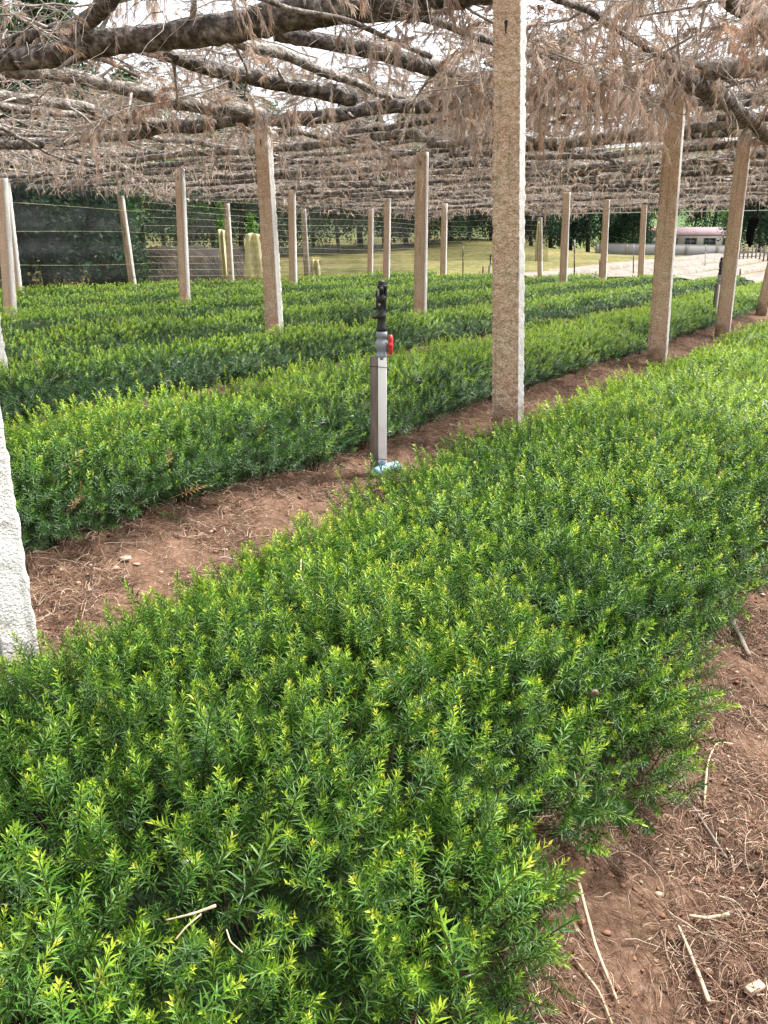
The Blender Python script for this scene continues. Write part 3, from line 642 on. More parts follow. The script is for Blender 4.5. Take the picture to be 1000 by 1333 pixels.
# ---------------------------------------------------------------- branch roof: dead branches
DC = np.array([(.60, .48, .39), (.68, .58, .50), (.46, .35, .28), (.60, .49, .42), (.56, .40, .30)])
def branch_proto(r, L=1.9, bare=.3, lod=0, hang=True):
    """dead conifer branch along +X, drooping; returns (stem verts,faces), (needle verts, tris, cols)"""
    K = 9 if lod == 0 else 5; t = np.linspace(0, 1, K)
    main = np.stack([t*L, .12*L*np.sin(t*r.uniform(1, 3)+r.uniform(0, 3))-0, -.10*L*t*t+.03*r.standard_normal(K)], -1); main -= main[0]
    sm = MB(); sm.tube(main, np.linspace(.013, .004, K)*(1 if lod == 0 else 1.5), 6 if lod == 0 else 3, False, .06, r)
    nsd = 18 if lod == 0 else 9; P1 = []; R1 = []; ends = []
    for i in range(nsd):
        tt = .08+.9*i/nsd; base = np.array([np.interp(tt, t, main[:, j]) for j in range(3)])
        sg = 1 if i % 2 else -1; a = math.radians(r.uniform(35, 75))*sg; ln = L*(.38*(1-tt)+.1)*r.uniform(.6, 1.2)
        d = np.array([math.cos(a), math.sin(a), r.uniform(-.35, .15)])
        s = np.linspace(0, 1, 6)[:, None]; pts = base+d*ln*s+np.array([0, 0, -1])*ln*.2*r.uniform(-.6, 1)*s**2+np.cumsum(r.normal(0, .012, (6, 3)), 0)
        P1.append(pts); R1.append(np.linspace(.0055, .002, 6)*(1 if lod == 0 else 1.8))
        nsub = 5 if lod == 0 else 3
        for j in range(nsub):
            m = r.uniform(.25, 1); b2 = np.array([np.interp(m, s[:, 0], pts[:, q_]) for q_ in range(3)])
            dz_ = hang and r.random() < .5; d2 = norm(d*.6+r.normal(0, .5, 3)*np.array([1, 1, .6])+np.array([0, 0, -1.3 if dz_ else .05])); l2 = r.uniform(.10, .34 if dz_ else .28)
            s2 = np.linspace(0, 1, 6)[:, None]; p2 = b2+d2*l2*s2+np.array([0, 0, -1])*l2*(r.uniform(.2, .9) if dz_ else r.uniform(-.3, .5))*s2**2+np.cumsum(r.normal(0, .009, (6, 3)), 0)
            P1.append(p2); R1.append(np.linspace(.0028, .0011, 6)*(1 if lod == 0 else 2))
            if r.random() > bare or (i == 5 and j == 0): ends.append(p2)
    v_, f_ = tubes(np.array(P1), np.array(R1), 4 if lod == 0 else 3); sm.add(v_, f_)
    nb = MB(); nn_ = (85 if hang else 42) if lod == 0 else 12
    for p2 in ends:
        c = DC[r.integers(0, len(DC))]*r.uniform(.75, 1.25)
        tt = r.random(nn_)**.8; pos = np.stack([np.interp(tt, np.linspace(0, 1, 6), p2[:, q_]) for q_ in range(3)], -1)
        ax = norm(p2[-1]-p2[2]); d = norm(ax*.85+np.array([0, 0, -.35])+r.normal(0, .30, (nn_, 3)))
        ln = r.uniform(.04, .09, nn_)*(1 if lod == 0 else 1.5); wd = (.0019 if hang else .0014) if lod == 0 else .006
        sd_ = norm(np.cross(d, r.normal(0, 1, (nn_, 3)))); mid_ = pos+d*ln[:, None]*.55; tip = pos+d*ln[:, None]+np.array([0, 0, -1])*ln[:, None]*.22
        i = np.arange(nn_)
        if lod == 0:
            vv = np.stack([pos, mid_+sd_*wd, tip, mid_-sd_*wd], 1).reshape(-1, 3); ff = np.concatenate([np.stack([i*4, i*4+1, i*4+2], -1), np.stack([i*4, i*4+2, i*4+3], -1)]); k = 4
        else:
            vv = np.stack([pos+sd_*wd, pos-sd_*wd, tip], 1).reshape(-1, 3); ff = np.stack([i*3, i*3+1, i*3+2], -1); k = 3
        nb.add(vv, ff, np.repeat(c*r.uniform(.75, 1.3, (nn_, 1)), k, 0))
    return sm, nb
r = np.random.default_rng(21)
BR = []
for k in range(7):
    sm, nb = branch_proto(r, r.uniform(1.4, 2.1), [.35, .45, .6, .5, .8, .92, .95][k], 0, k in (0, 1, 3))
    BR.append((sm.mesh('stem', M['twig'], True), nb.mesh('dry_needles', M['dead'])))
def put_branch(k, p, rot, s, label, group='dead conifer branches of the roof'):
    root = empty('dead_branch', p, label, 'branch', group); root.rotation_euler = rot; root.scale = (s, s, s)
    for nm, me in zip(('stem', 'dry_needles'), BR[k]):
        o_ = bpy.data.objects.new(nm, me); o_.parent = root; C.objects.link(o_)
    return root
# hanging bunches that stand out in the photo (pixel, height, kind, heading)
HB = [(575, -20, 3.3, 0, 'brown needled branch spilling from the roof just right of the biggest post'), (600+140, -10, 3.3, 1, 'thick bunch of tan needles hanging at the top right of the biggest post'),
      (770, 20, 3.25, 0, 'shaggy tan needle branch hanging in front of the roof right of the centre'), (820, 10, 3.3, 3, 'shaggy rust needle branch between the biggest post and the tilted right post'),
      (860, 40, 3.3, 1, 'tan needle branch drooping over the tilted right post top'), (700, 60, 3.2, 2, 'brown needle branch brushing the right flank of the biggest post'),
      (905, 50, 3.25, 0, 'pale needle branch drooping right of the tilted post top'), (745, 100, 3.1, 1, 'small hanging needle bunch below the pale-topped log'),
      (800, 90, 3.15, 3, 'rust needle bunch hanging just left of the tilted post top'), (930, 110, 3.1, 1, 'needle bunch hanging over the thick slanting log on the right'),
      (560, 120, 3.1, 3, 'brown needle bunch hanging left of the biggest post'), (415, 160, 3.1, 1, 'long rust needle bunch dangling right of the tall white-flanked post'),
      (320, 100, 3.2, 0, 'orange-brown needle tuft hanging above the tall white-flanked post'), (460, 120, 3.2, 3, 'tan needle bunch hanging from the end of the curved grey log'),
      (140, 100, 3.2, 5, 'bare grey twiggy branch over the pale sloping log'), (60, 20, 3.3, 4, 'tangled pale twigs in the top left corner'),
      (170, 10, 3.3, 6, 'bare curly twigs crossing the thickest log near its left end'), (350, 30, 3.3, 4, 'rust-tipped twigs at the top over the thickest log'),
      (980, 60, 3.3, 2, 'grey needle branch at the right edge of the roof'), (180, 170, 3.1, 2, 'brown needle sprays under the long mossy log on the left')]
for i, (x, y, z, k, lab) in enumerate(HB):
    p = pix(x, max(y, -10), z)+np.array([r.uniform(-.4, .2), r.uniform(-.2, .2), 0])
    put_branch(k, p, (r.normal(0, .4), r.uniform(.05, .4), r.uniform(0, 2*PI)), r.uniform(.75, 1.05), lab)
# the rest of the nearer tangle, branch by branch
zone = [('left', 'above the sprinkler side of the thickest log'), ('right', '')]
cnt = 0; tries = 0
while cnt < 165 and tries < 6000:
    tries += 1
    u_ = r.uniform(2.8, 16); n_ = r.uniform(-13, 3.4); p = P(u_, n_, 3.5+r.uniform(-.1, .34))
    if p[1] < 3.8 or abs(p[0]/p[1]) > .62: continue
    el = (p[2]-H)/p[1]
    if el > .40: continue
    rightish = n_ > -5.5 and u_ > 5
    if u_ < 8 and r.random() < .6: continue
    k = r.integers(0, 4) if (rightish and r.random() < .85) else r.choice([2, 3, 4, 5, 6, 5, 4])
    nx = p[0]/p[1]; zx = 'left of the tall white-flanked post' if nx < -.16 else ('between the tall white-flanked post and the biggest post' if nx < .15 else 'right of the biggest post')
    kd = 'brown-needled' if k < 4 else 'bare grey'
    dp = 'in the near part of the roof' if u_ < 9 else 'in the middle depth of the roof'
    put_branch(int(k), p, (r.normal(0, .3), r.normal(.02, .1), r.uniform(0, 2*PI)), r.uniform(.7, 1.1), f'{kd} dead branch {dp}, {zx}'.replace('in the ', '').replace('between the tall white-flanked post and the biggest post', 'between the two tallest posts'), f'{kd} dead branches {dp} {zx}')
    cnt += 1
# far tangle: nobody could count it
LB = []
for k in range(6):
    sm, nb = branch_proto(r, 2.0, .45, 1, k < 2); LB.append((np.concatenate(sm.v), np.concatenate(sm.q), np.concatenate(nb.v), np.concatenate(nb.t), np.concatenate(nb.c)))
tv, tf, nv, nf, nc = [], [], [], [], []; o1 = o2 = 0
for it in range(900+380):
    u_ = 9+r.random()*28.5; n_ = r.uniform(-21.5, 4); p = P(u_, n_, 3.34+r.uniform(-.14, .4))
    if it >= 900:                                  # unseen roof over and behind the viewer, added to cut light from behind
        p = np.array([r.uniform(-13, 14), r.uniform(-13, 12), 3.45+r.uniform(-.14, .4)])
        if p[1] > 1.5 and abs(p[0]/p[1]) < .72: continue
    elif p[1] < 4 or abs(p[0]/p[1]) > .66 or (u_ < 15 and n_ > -12 and r.random() < .72): continue
    a, b, c = r.uniform(0, 2*PI), r.normal(.0, .09), r.normal(0, .3)
    Rz = np.array([[math.cos(a), -math.sin(a), 0], [math.sin(a), math.cos(a), 0], [0, 0, 1]]); Ry = np.array([[math.cos(b), 0, math.sin(b)], [0, 1, 0], [-math.sin(b), 0, math.cos(b)]]); Rx = np.array([[1, 0, 0], [0, math.cos(c), -math.sin(c)], [0, math.sin(c), math.cos(c)]])
    Rm = (Rz@Ry@Rx)*r.uniform(.8, 1.2); B = LB[r.integers(0, 6)]
    tv.append(B[0]@Rm.T+p); tf.append(B[1]+o1); o1 += len(B[0]); nv.append(B[2]@Rm.T+p); nf.append(B[3]+o2); o2 += len(B[2]); nc.append(B[4]*r.uniform(.7, 1.2))
th = tag(obj('branch_tangle', make_mesh('branch_tangle', np.concatenate(tv), np.concatenate(tf), None, False, [M['twig']])), 'dense tangle of dead grey and brown branches forming the far roof', 'dead branches', None, 'stuff')
tag(obj('dry_needle_tangle', make_mesh('dry_needle_tangle', np.concatenate(nv), np.concatenate(nf), np.concatenate(nc), False, [M['dead']])), 'dry brown needles hanging all through the far roof', 'dead needles', None, 'stuff')
# fine loose twigs everywhere in the near roof
cnt = 2600; u_ = r.uniform(4, 18, cnt); n_ = r.uniform(-13, 3, cnt); K = 6
ang = r.uniform(0, 2*PI, cnt); L = r.uniform(.2, 1.1, cnt); st = u_[:, None]*U+n_[:, None]*N+np.stack([0*u_, 0*u_, r.uniform(3.05, 3.5, cnt)], -1)
d = np.stack([np.cos(ang), np.sin(ang), r.normal(-.1, .35, cnt)], -1)
pts = [st]
for k in range(K-1):
    d = norm(d+r.normal(0, .28, (cnt, 3))+np.array([0, 0, -.06])); pts.append(pts[-1]+d*(L/(K-1))[:, None])
v_, f_ = tubes(np.stack(pts, 1), r.uniform(.002, .006, (cnt, 1))*np.linspace(1, .35, K)[None], 4)
tag(obj('loose_twigs', make_mesh('loose_twigs', v_, f_, None, True, [M['twig']])), 'fine loose grey twigs caught all through the nearer roof', 'twigs', None, 'stuff')

# ---------------------------------------------------------------- sprinklers
def lathe(mb, prof, c, S=20):
    prof = np.array(prof, float); p = np.stack([np.full(len(prof), c[0]), np.full(len(prof), c[1]), prof[:, 1]+c[2]], -1); mb.tube(p, prof[:, 0], S, True)
def sprinkler(b, label, sc_=1.0, rz=0.0, lite=False):
    root = empty('sprinkler', b, label, 'sprinkler', 'impact sprinklers on white risers'); root.scale = (sc_,)*3; root.rotation_euler = (0, 0, rz)
    m = MB(); m.box((-.078, -.03, -.08), (-.0245, .024, .785)); m.obj('wooden_stake', M['stake'], root, bevel=.004)
    for z in (.09, .72): 
        m = MB(); a = np.linspace(0, 2*PI, 25); m.tube(np.stack([-.022+.062*np.clip(np.cos(a)*1.35, -1, 1), -.003+.036*np.clip(np.sin(a)*1.35, -1, 1), z+.004*np.sin(a*2)], -1), .0022, 5, False); m.obj('binding_wire', M['plas_black'], root, True)
    m = MB(); m.box((-.0235, -.034, .06), (.034, .03, .778)); m.obj('riser_sleeve', M['plas_white'], root, bevel=.004)
    m = MB(); lathe(m, [(.036, -.04), (.04, -.02), (.04, .05), (.036, .052), (.036, .075)], (0, 0, 0)); m.tube([(-.02, -.09, .01), (.06, .02, .02), (.1, .05, .02)], .03, 14)
    m.tube([(.09, .045, .0), (.12, .06, .03)], .038, 14); m.tube([(-.05, -.12, .01), (0, -.05, .012)], .036, 14); m.obj('pipe_fitting', M['plas_blue'], root, True)
    m = MB(); lathe(m, [(.036, .765), (.036, .80), (.031, .803), (.031, .822), (.041, .835), (.043, .86), (.041, .88), (.031, .893), (.031, .905), (.037, .908), (.037, .945), (.03, .95)], (0, 0, 0)); v_ = m.obj('valve_body', M['plas_grey'], root, True)
    m = MB(); m.tube([(.03, -.01, .86), (.066, -.022, .86)], [.013, .013], 14); m.tube([(.054, -.018, .86), (.07, -.024, .86)], [.024, .021], 16)
    m.tube([(.058, -.02, .80), (.061, -.021, .82), (.062, -.021, .86), (.061, -.021, .90), (.058, -.02, .925)], [.012, .015, .013, .015, .012], 12); m.obj('valve_handle', M['plas_red'], v_, True)
    m = MB(); lathe(m, [(.036, .948), (.036, .965), (.031, .985), (.028, 1.0), (.027, 1.035), (.03, 1.04), (.03, 1.055), (.026, 1.06), (.026, 1.13), (.03, 1.135), (.034, 1.15), (.034, 1.17), (.024, 1.18), (.02, 1.2)], (0, 0, 0))
    m.box((-.062, -.008, 1.028), (-.02, .008, 1.044)); m.obj('adapter', M['plas_black'], root, True)
    hd = MB(); hd.box((-.036, -.022, 1.09), (.03, .02, 1.17)); hd.box((-.05, -.012, 1.085), (-.034, .012, 1.1))
    hd.tube([(-.036, .0, 1.165), (-.03, 0, 1.2), (.0, 0, 1.225), (.028, 0, 1.2), (.03, 0, 1.16)], .007, 8)
    hd.tube([(0, .03, 1.18), (0, -.03, 1.205), (0, -.065, 1.225)], [.016, .017, .011], 12); hd.tube([(0, 0, 1.15), (0, 0, 1.262), (0, 0, 1.27)], [.018, .024, .018], 14)
    hd.box((-.03, -.03, 1.222), (.03, .022, 1.24)); hd.tube([(.022, -.01, 1.13), (.03, -.01, 1.24)], .01, 8)
    ho = hd.obj('sprinkler_head', M['plas_black'], root, False, bevel=.003)
    m = MB(); m.tube([(-.022, -.024, 1.175), (-.016, -.03, 1.215)], .006, 8); m.tube([(-.014, -.0225, 1.12), (-.014, -.026, 1.12)], .008, 10); m.tube([(-.005, -.036, 1.205), (-.005, -.04, 1.206)], .009, 10); m.obj('metal_spring', M['wire'], ho, True)
    return root
b = pix(497, 612, 0); b[2] = 0
sprinkler(b, 'black sprinkler head on white pipe with red valve handle, tied to a wooden stake', .96)
b = pix(929, 424, 0); b[2] = 0
sprinkler(b, 'second sprinkler, half hidden behind the tilted right post', 1.0, .6)
b = pixd(638, 352, 38); b[2] = 0
sprinkler(b, 'tiny far sprinkler just left of the biggest post, at the end of the beds', .95)

# ---------------------------------------------------------------- small finds
def thing_tube(name, pts, rad, m, label, cat, S=8): 
    p0 = np.array(pts[0], float); mb = MB(); q = smooth_path(np.array(pts)-p0, 14); mb.tube(q, np.linspace(rad[0], rad[1], 14), S, True, .07, rng); o_ = mb.obj(name, M[m], None, True, p0); return tag(o_, label, cat)
def onsoil(x, y, dz=.01):
    p = pix(x, y, .02); p[2] = gz(p[0], p[1])+dz; return p
thing_tube('stick', [onsoil(752, 1168, .03), onsoil(775, 1235, .02), onsoil(806, 1302, .012)], (.0045, .003), 'wood_pale', 'long straight pale stick on the soil below the near bed edge', 'stick')
thing_tube('stick', [onsoil(884, 1200, .012), onsoil(905, 1245, .012), onsoil(924, 1300, .014)], (.003, .005), 'wood_pale', 'pale split stick lying on the soil in the lower right', 'stick')
thing_tube('stick', [onsoil(745, 1250, .01), onsoil(780, 1290, .012), onsoil(800, 1330, .01)], (.003, .002), 'straw', 'thin straw twig beside the long straight stick', 'stick')
thing_tube('stick', [onsoil(918, 1040, .012), onsoil(922, 985, .014), onsoil(935, 955, .02), onsoil(958, 952, .012)], (.003, .002), 'straw', 'hooked pale straw on the soil to the right', 'stick')
thing_tube('stick', [onsoil(898, 1184, .012), onsoil(920, 1188, .012), onsoil(950, 1184, .012)], (.003, .005), 'straw', 'short pale curved straw on the right soil', 'stick')
thing_tube('stick', [onsoil(880, 1010, .01), onsoil(920, 1060, .014), onsoil(950, 1100, .01)], (.0025, .004), 'stake', 'dark thin twig lying on the right soil path', 'stick')
thing_tube('black_pipe', [onsoil(935, 780, .05), onsoil(952, 806, .03), onsoil(976, 852, .02)], (.011, .009), 'stake', 'dark weathered stick poking out under the near bed on the right', 'stick')
mb = MB(); p = onsoil(982, 1288, .012); mb.box((-.022, -.009, -.006), (.022, .009, .007)); o = mb.obj('wood_chip', M['wood_pale'], None, False, p, (0.1, .1, .5), .003); tag(o, 'small pale cut wood chip at the lower right edge', 'wood chip')
for i, (x, y, s, lab) in enumerate([(163, 731, .03, 'larger flat reddish stone on the path by the second bed'), (178, 733, .022, 'smaller pale stone beside the flat reddish stone')]):
    p = onsoil(x, y, .01); rr_ = np.random.default_rng(60+i)
    vv, ff, c_ = icos(1, lambda r_, c: (np.array([0.]), np.array([0.])), (s, s), [(1, 1, 1)], 60+i, .35); vv = vv-vv.mean(0)
    o = obj('stone', make_mesh('stone', vv, ff, None, False, [M['stone']]), None, p); bv = o.modifiers.new('s', 'SUBSURF'); bv.levels = bv.render_levels = 2; tag(o, lab, 'stone')
def snail(px, py, z, s, m, label):
    p = pix(px, py, z); t = np.linspace(0, 3.2*2*PI, 90); g = np.exp(-t*.17)
    pts = np.stack([s*.62*g*np.cos(t), s*.3*(1-g)*1.0, s*.62*g*np.sin(t)], -1); mb = MB(); mb.tube(pts, s*.5*g+.0004, 14, True); o_ = mb.obj('snail_shell', M[m], None, True, p, (.2, .1, .5)); tag(o_, label, 'snail shell')
snail(773, 903, .415, .012, 'shell_b', 'brown round snail shell resting on the near yew bed')
snail(243, 1124, .42, .0085, 'shell_w', 'small cream shell caught among shoots at the lower left')
thing_tube('dry_straw', [pix(216, 1198, .43), pix(250, 1190, .435), pix(281, 1179, .43)], (.0012, .0026), 'straw', 'broken straw lying on the near shoots at the lower left', 'straw')
thing_tube('dry_straw', [pix(228, 1224, .42), pix(243, 1206, .43), pix(262, 1190, .435)], (.0012, .0014), 'straw', 'thin straw crossing under the broken straw', 'straw')
thing_tube('dry_straw', [pix(295, 1210, .425), pix(300, 1226, .43), pix(316, 1240, .42)], (.0012, .0010), 'straw', 'short curved pale straw right of the broken straw', 'straw')
thing_tube('dry_sprig', [pix(392, 728, .45), pix(391, 750, .43), pix(400, 766, .43), pix(418, 778, .42)], (.003, .002), 'straw', 'dry brown curled sprig lying on the near bed, left of centre', 'sprig')

# ---------------------------------------------------------------- shade netting
def netmat(name, dens, col):
    m, nt, b = mat(name); tc = nd(nt, 'ShaderNodeTexCoord')
    n = nd(nt, 'ShaderNodeTexNoise'); n.inputs['Scale'].default_value = .8; n.inputs['Detail'].default_value = 6
    mp = nd(nt, 'ShaderNodeMapping'); mp.inputs['Scale'].default_value = (.6, .6, 2.2)
    nt.links.new(tc.outputs['Object'], mp.inputs[0]); nt.links.new(mp.outputs[0], n.inputs['Vector'])
    r_ = ramp(nt, n.outputs['Fac'], [(.3, (max(dens-.16, 0),)*3), (.7, (min(dens+.2, 1),)*3)])
    b.inputs['Base Color'].default_value = (*col, 1); b.inputs['Roughness'].default_value = .7
    tr = nd(nt, 'ShaderNodeBsdfTransparent'); mx = nd(nt, 'ShaderNodeMixShader')
    nt.links.new(r_.outputs[0], mx.inputs[0]); nt.links.new(tr.outputs[0], mx.inputs[1]); nt.links.new(b.outputs[0], mx.inputs[2])
    nt.links.new(mx.outputs[0], nt.nodes['Material Output'].inputs['Surface']); return m
M['net_d'] = netmat('dense_shade_net', .42, (.008, .011, .012)); M['net_l'] = netmat('thin_shade_net', .4, (.012, .015, .014))
def net(a, b, z0, z1, m, label, holes=(), wires=(), seed=0):
    a = np.array(a); b = np.array(b); L = np.linalg.norm(b-a); nx = int(L/.14); nz_ = int((z1-z0)/.1); dr = (b-a)/L; nm = np.array([-dr[1], dr[0], 0])
    root = empty('shade_net', a, label, 'netting', 'dark shade netting round the nursery')
    s = np.linspace(0, L, nx+1); z = np.linspace(z0, z1, nz_+1); S_, Z_ = np.meshgrid(s, z, indexing='ij')
    off = .16*(vnoise(S_, Z_, 1.1, 40+seed)-.5)+.05*(vnoise(S_, Z_, .3, 41+seed)-.5)+.10*(vnoise(S_*0, Z_, .35, 42)-.5)
    v_ = S_[..., None]*dr+off[..., None]*nm; v_[..., 2] += Z_+.06*(vnoise(S_, Z_, .8, 43)-.5)
    ix = np.arange(S_.size).reshape(S_.shape); q = np.stack([ix[:-1, :-1], ix[1:, :-1], ix[1:, 1:], ix[:-1, 1:]], -1)
    sc_ = (S_[:-1, :-1]+S_[1:, 1:])/2; zc = (Z_[:-1, :-1]+Z_[1:, 1:])/2; keep = np.ones(sc_.shape, bool)
    for hs_, hw, h0, h1 in holes:
        ww = hw*(.75+.6*vnoise(zc, zc*0+hs_, .35, 44)); keep &= ~((np.abs(sc_-hs_-.15*(vnoise(zc, zc*0, .5, 45)-.5)) < ww) & (zc > h0) & (zc < h1))
    obj('net_cloth', make_mesh('net_cloth', v_.reshape(-1, 3), q[keep], None, True, [m]), root)
    for wz in wires:
        k = 24; p = np.stack([dr*t*L+nm*-.12+np.array([0, 0, wz+.04*math.sin(t*9+wz*3)]) for t in np.linspace(0, 1, k)]); mb = MB(); mb.tube(p, .0028, 5, False); mb.obj('wire', M['wire_y'], root, True)
    return root
M['wire_y'] = noisy('pale_cord', [(.3, (.4, .4, .2)), (.7, (.6, .6, .35))], 3, .6)
nA = P(2, -21.4); nB = P(18.9, -21.6); nC = P(36, -21.4)
net(nA, nB, .02, 3.4, M['net_d'], 'dense dark shade netting on the far left, folds over dark trees', (), (1.0, 1.9, 2.6), 1)
LC = np.linalg.norm(nC-nB)
def s_at(px): # distance along B-C where a pixel column meets it
    r0 = ray(px, 330)[:2]; d = (nC-nB)[:2]; A_m = np.array([[r0[0], -d[0]], [r0[1], -d[1]]]); t = np.linalg.solve(A_m, nB[:2]); return t[1]*LC
net(nB, nC, .02, 3.4, M['net_l'], 'thin shade netting behind the far posts with two torn pale gaps',
    [(s_at(332), .55*abs(s_at(348)-s_at(316)), .15, 2.6), (s_at(291), .5*abs(s_at(297)-s_at(285)), .3, 2.5), (s_at(411), .42*abs(s_at(417)-s_at(405)), .1, 1.2)], tuple(np.arange(.3, 3.1, .23)), 2)
nD = P(38.3, -15.5)
net(nC, nD, .9, 3.3, M['net_l'], 'thin dark netting across the far end, left of the biggest post', (), tuple(np.arange(1.0, 3.1, .25)), 3)
# edge cable under the far right roof
mb = MB(); ca, cb = P(38.3, -15.5, 3.02), P(38.0, 8, 2.95); mb.tube(smooth_path([ca, (ca+cb)/2-np.array([0, 0, .06]), cb], 20), .02, 6, False); tag(mb.obj('edge_cable', M['wire'], None, True), 'pale cable stretched along the far right edge of the roof', 'cable')
M['cream'] = noisy('pale_yellow_cloth', [(.3, (.44, .42, .22)), (.5, (.6, .56, .33)), (.7, (.68, .65, .44))], 3, .8, .3, 12)
for i, (x0, x1, y0, y1, d_, lab) in enumerate([(318, 346, 303, 363, 33, 'broad pale yellow cloth hanging behind the beds, left of the tall white-flanked post'),
        (286, 297, 298, 360, 33, 'narrow pale yellow cloth strip beside the short far post'), (404, 418, 338, 362, 36, 'small pale yellow cloth corner at the foot of the farthest thin post'),
        (697, 701, 288, 340, 41, 'thin pale yellow strip left of the smallest brown post')]):
    a = pixd(x0, y1, d_); b = pixd(x1, y1, d_); c = pixd(x0, y0, d_); S_, Z_ = np.meshgrid(np.linspace(0, 1, 22), np.linspace(0, 1, 20), indexing='ij')
    a[2] = max(a[2], .05); sh = 1-.3*vnoise(Z_*4+i*9, Z_*0, 1, 80)*Z_; cx = .5+(S_-.5)*sh
    v_ = cx[..., None]*(b-a); v_[..., 2] = Z_*(c[2]-a[2])*(1-.06*np.abs(S_-.4)); v_[..., 1] += .10*np.sin(S_*13+Z_*2)+.08*vnoise(S_*3, Z_*3, 1, 81)
    ix = np.arange(S_.size).reshape(S_.shape); q = np.stack([ix[:-1, :-1], ix[1:, :-1], ix[1:, 1:], ix[:-1, 1:]], -1).reshape(-1, 4)
    o = obj('hanging_cloth', make_mesh('hanging_cloth', v_.reshape(-1, 3), q, None, True, [M['cream']]), None, a); sd_ = o.modifiers.new('s', 'SOLIDIFY'); sd_.thickness = .015; tag(o, lab, 'cloth')
# black bundle hanging
p = pixd(987, 262, 30); q_ = pixd(975, 322, 30)
mb = MB(); K = 18; t = np.linspace(0, 1, K); pts = p[None]*(1-t[:, None])+q_[None]*t[:, None]; pts[:, 0] += .05*np.sin(t*7)
mb.tube(pts, np.interp(t, [0, .3, .36, .5, .75, .93, 1], [.02, .02, .17, .155, .12, .07, .02]), 12, True, .1, rng); tag(mb.obj('net_bundle', M['blackcloth'], None, True), 'black rolled net bundle hanging from the far roof near the right edge', 'net bundle')
# thin marker stakes beyond the beds
for x, y0, y1, d, lab in [(748, 366, 312, 38, 'thin black and white marker stake beside a far post'), (825, 352, 318, 50, 'thin marker stake far behind, left of the tilted post'), (603, 352, 320, 44, 'white-topped leaning stake in the yellow field'),
                          (781, 362, 338, 40, 'short dark stub stake next to a far post'), (964, 362, 350, 38, 'short dark stake near the bundle, between the two right posts'), (629, 356, 346, 38, 'short dark stake just left of the tiny far sprinkler'), (919, 338, 318, 60, 'thin pale pole in the bare beds before the pink roofed house')]:
    a = pixd(x, y0, d); b = pixd(x, y1, d); a[2] = gz(a[0], a[1])-.05; b2 = b-a
    root = empty('marker_stake', a, lab, 'stake', 'stakes beyond the beds'); mb = MB(); mb.tube([(0, 0, 0), b2*.7], .03, 8); mb.obj('stake_shaft', M['plas_black'] if 'pale' not in lab else M['whitewall'], root)
    mb = MB(); mb.tube([b2*.7, b2], .034, 8); mb.obj('stake_top', M['whitewall'] if 'dark' not in lab else M['stake'], root)

# ---------------------------------------------------------------- bare beds beyond
for k, n_ in enumerate(np.arange(-18.2, 3.5, 2.7)):
    us = np.arange(40.5, 104, .5); W_ = .98; rows = []
    for j, (o_, z) in enumerate([(-W_, -.05), (-W_*.9, .12), (-W_*.4, .2), (W_*.4, .2), (W_*.9, .12), (W_, -.05)]):
        rows.append(np.stack([P(u_, n_+o_+.08*(float(vnoise(u_, j, 1.5, 50))-.5), z+.08*(float(vnoise(u_, j*3.3, .8, 51))-.5)+gz(*(P(u_, n_)[:2]))) for u_ in us]))
    v_ = np.stack(rows, 1); ix = np.arange(len(us)*6).reshape(len(us), 6); q = np.stack([ix[:-1, :-1], ix[1:, :-1], ix[1:, 1:], ix[:-1, 1:]], -1).reshape(-1, 4)
    o = obj('bare_bed', make_mesh('bare_bed', v_.reshape(-1, 3), q, None, True, [M['palebed']]))
    tag(o, f'pale bare seed bed in the open field on the right, {ORD[k]} from the left', 'seed bed', 'pale bare seed beds beyond the roof')
# earth bank behind the netting, left
def bank(c0, c1, w_, h_, m, label):
    c0 = np.array(c0); c1 = np.array(c1); L = np.linalg.norm(c1-c0); d = (c1-c0)/L; nm = np.array([-d[1], d[0], 0]); s = np.linspace(0, L, int(L/.5)); t = np.linspace(-1, 1, 15)
    S_, T_ = np.meshgrid(s, t, indexing='ij'); e = np.minimum(1, np.minimum(S_, L-S_)/.7)
    Z_ = h_*np.clip(1-T_**8, 0, 1)**.6*e*(.75+.5*vnoise(S_, T_*w_, 1.6, 60))-.2
    v_ = c0+S_[..., None]*d+T_[..., None]*nm*w_; v_[..., 2] = Z_+terrain(v_[..., 0], v_[..., 1]); ix = np.arange(S_.size).reshape(S_.shape)
    q = np.stack([ix[:-1, :-1], ix[1:, :-1], ix[1:, 1:], ix[:-1, 1:]], -1).reshape(-1, 4); return tag(obj('earth_bank', make_mesh('earth_bank', v_.reshape(-1, 3), q, None, True, [m])), label, 'bank', None, 'structure')
a = pixd(150, 350, 36); b = pixd(310, 350, 42); a[2] = b[2] = 0
bank(a, b, 2.0, 1.5, M['bank'], 'brown earth bank behind the netting')

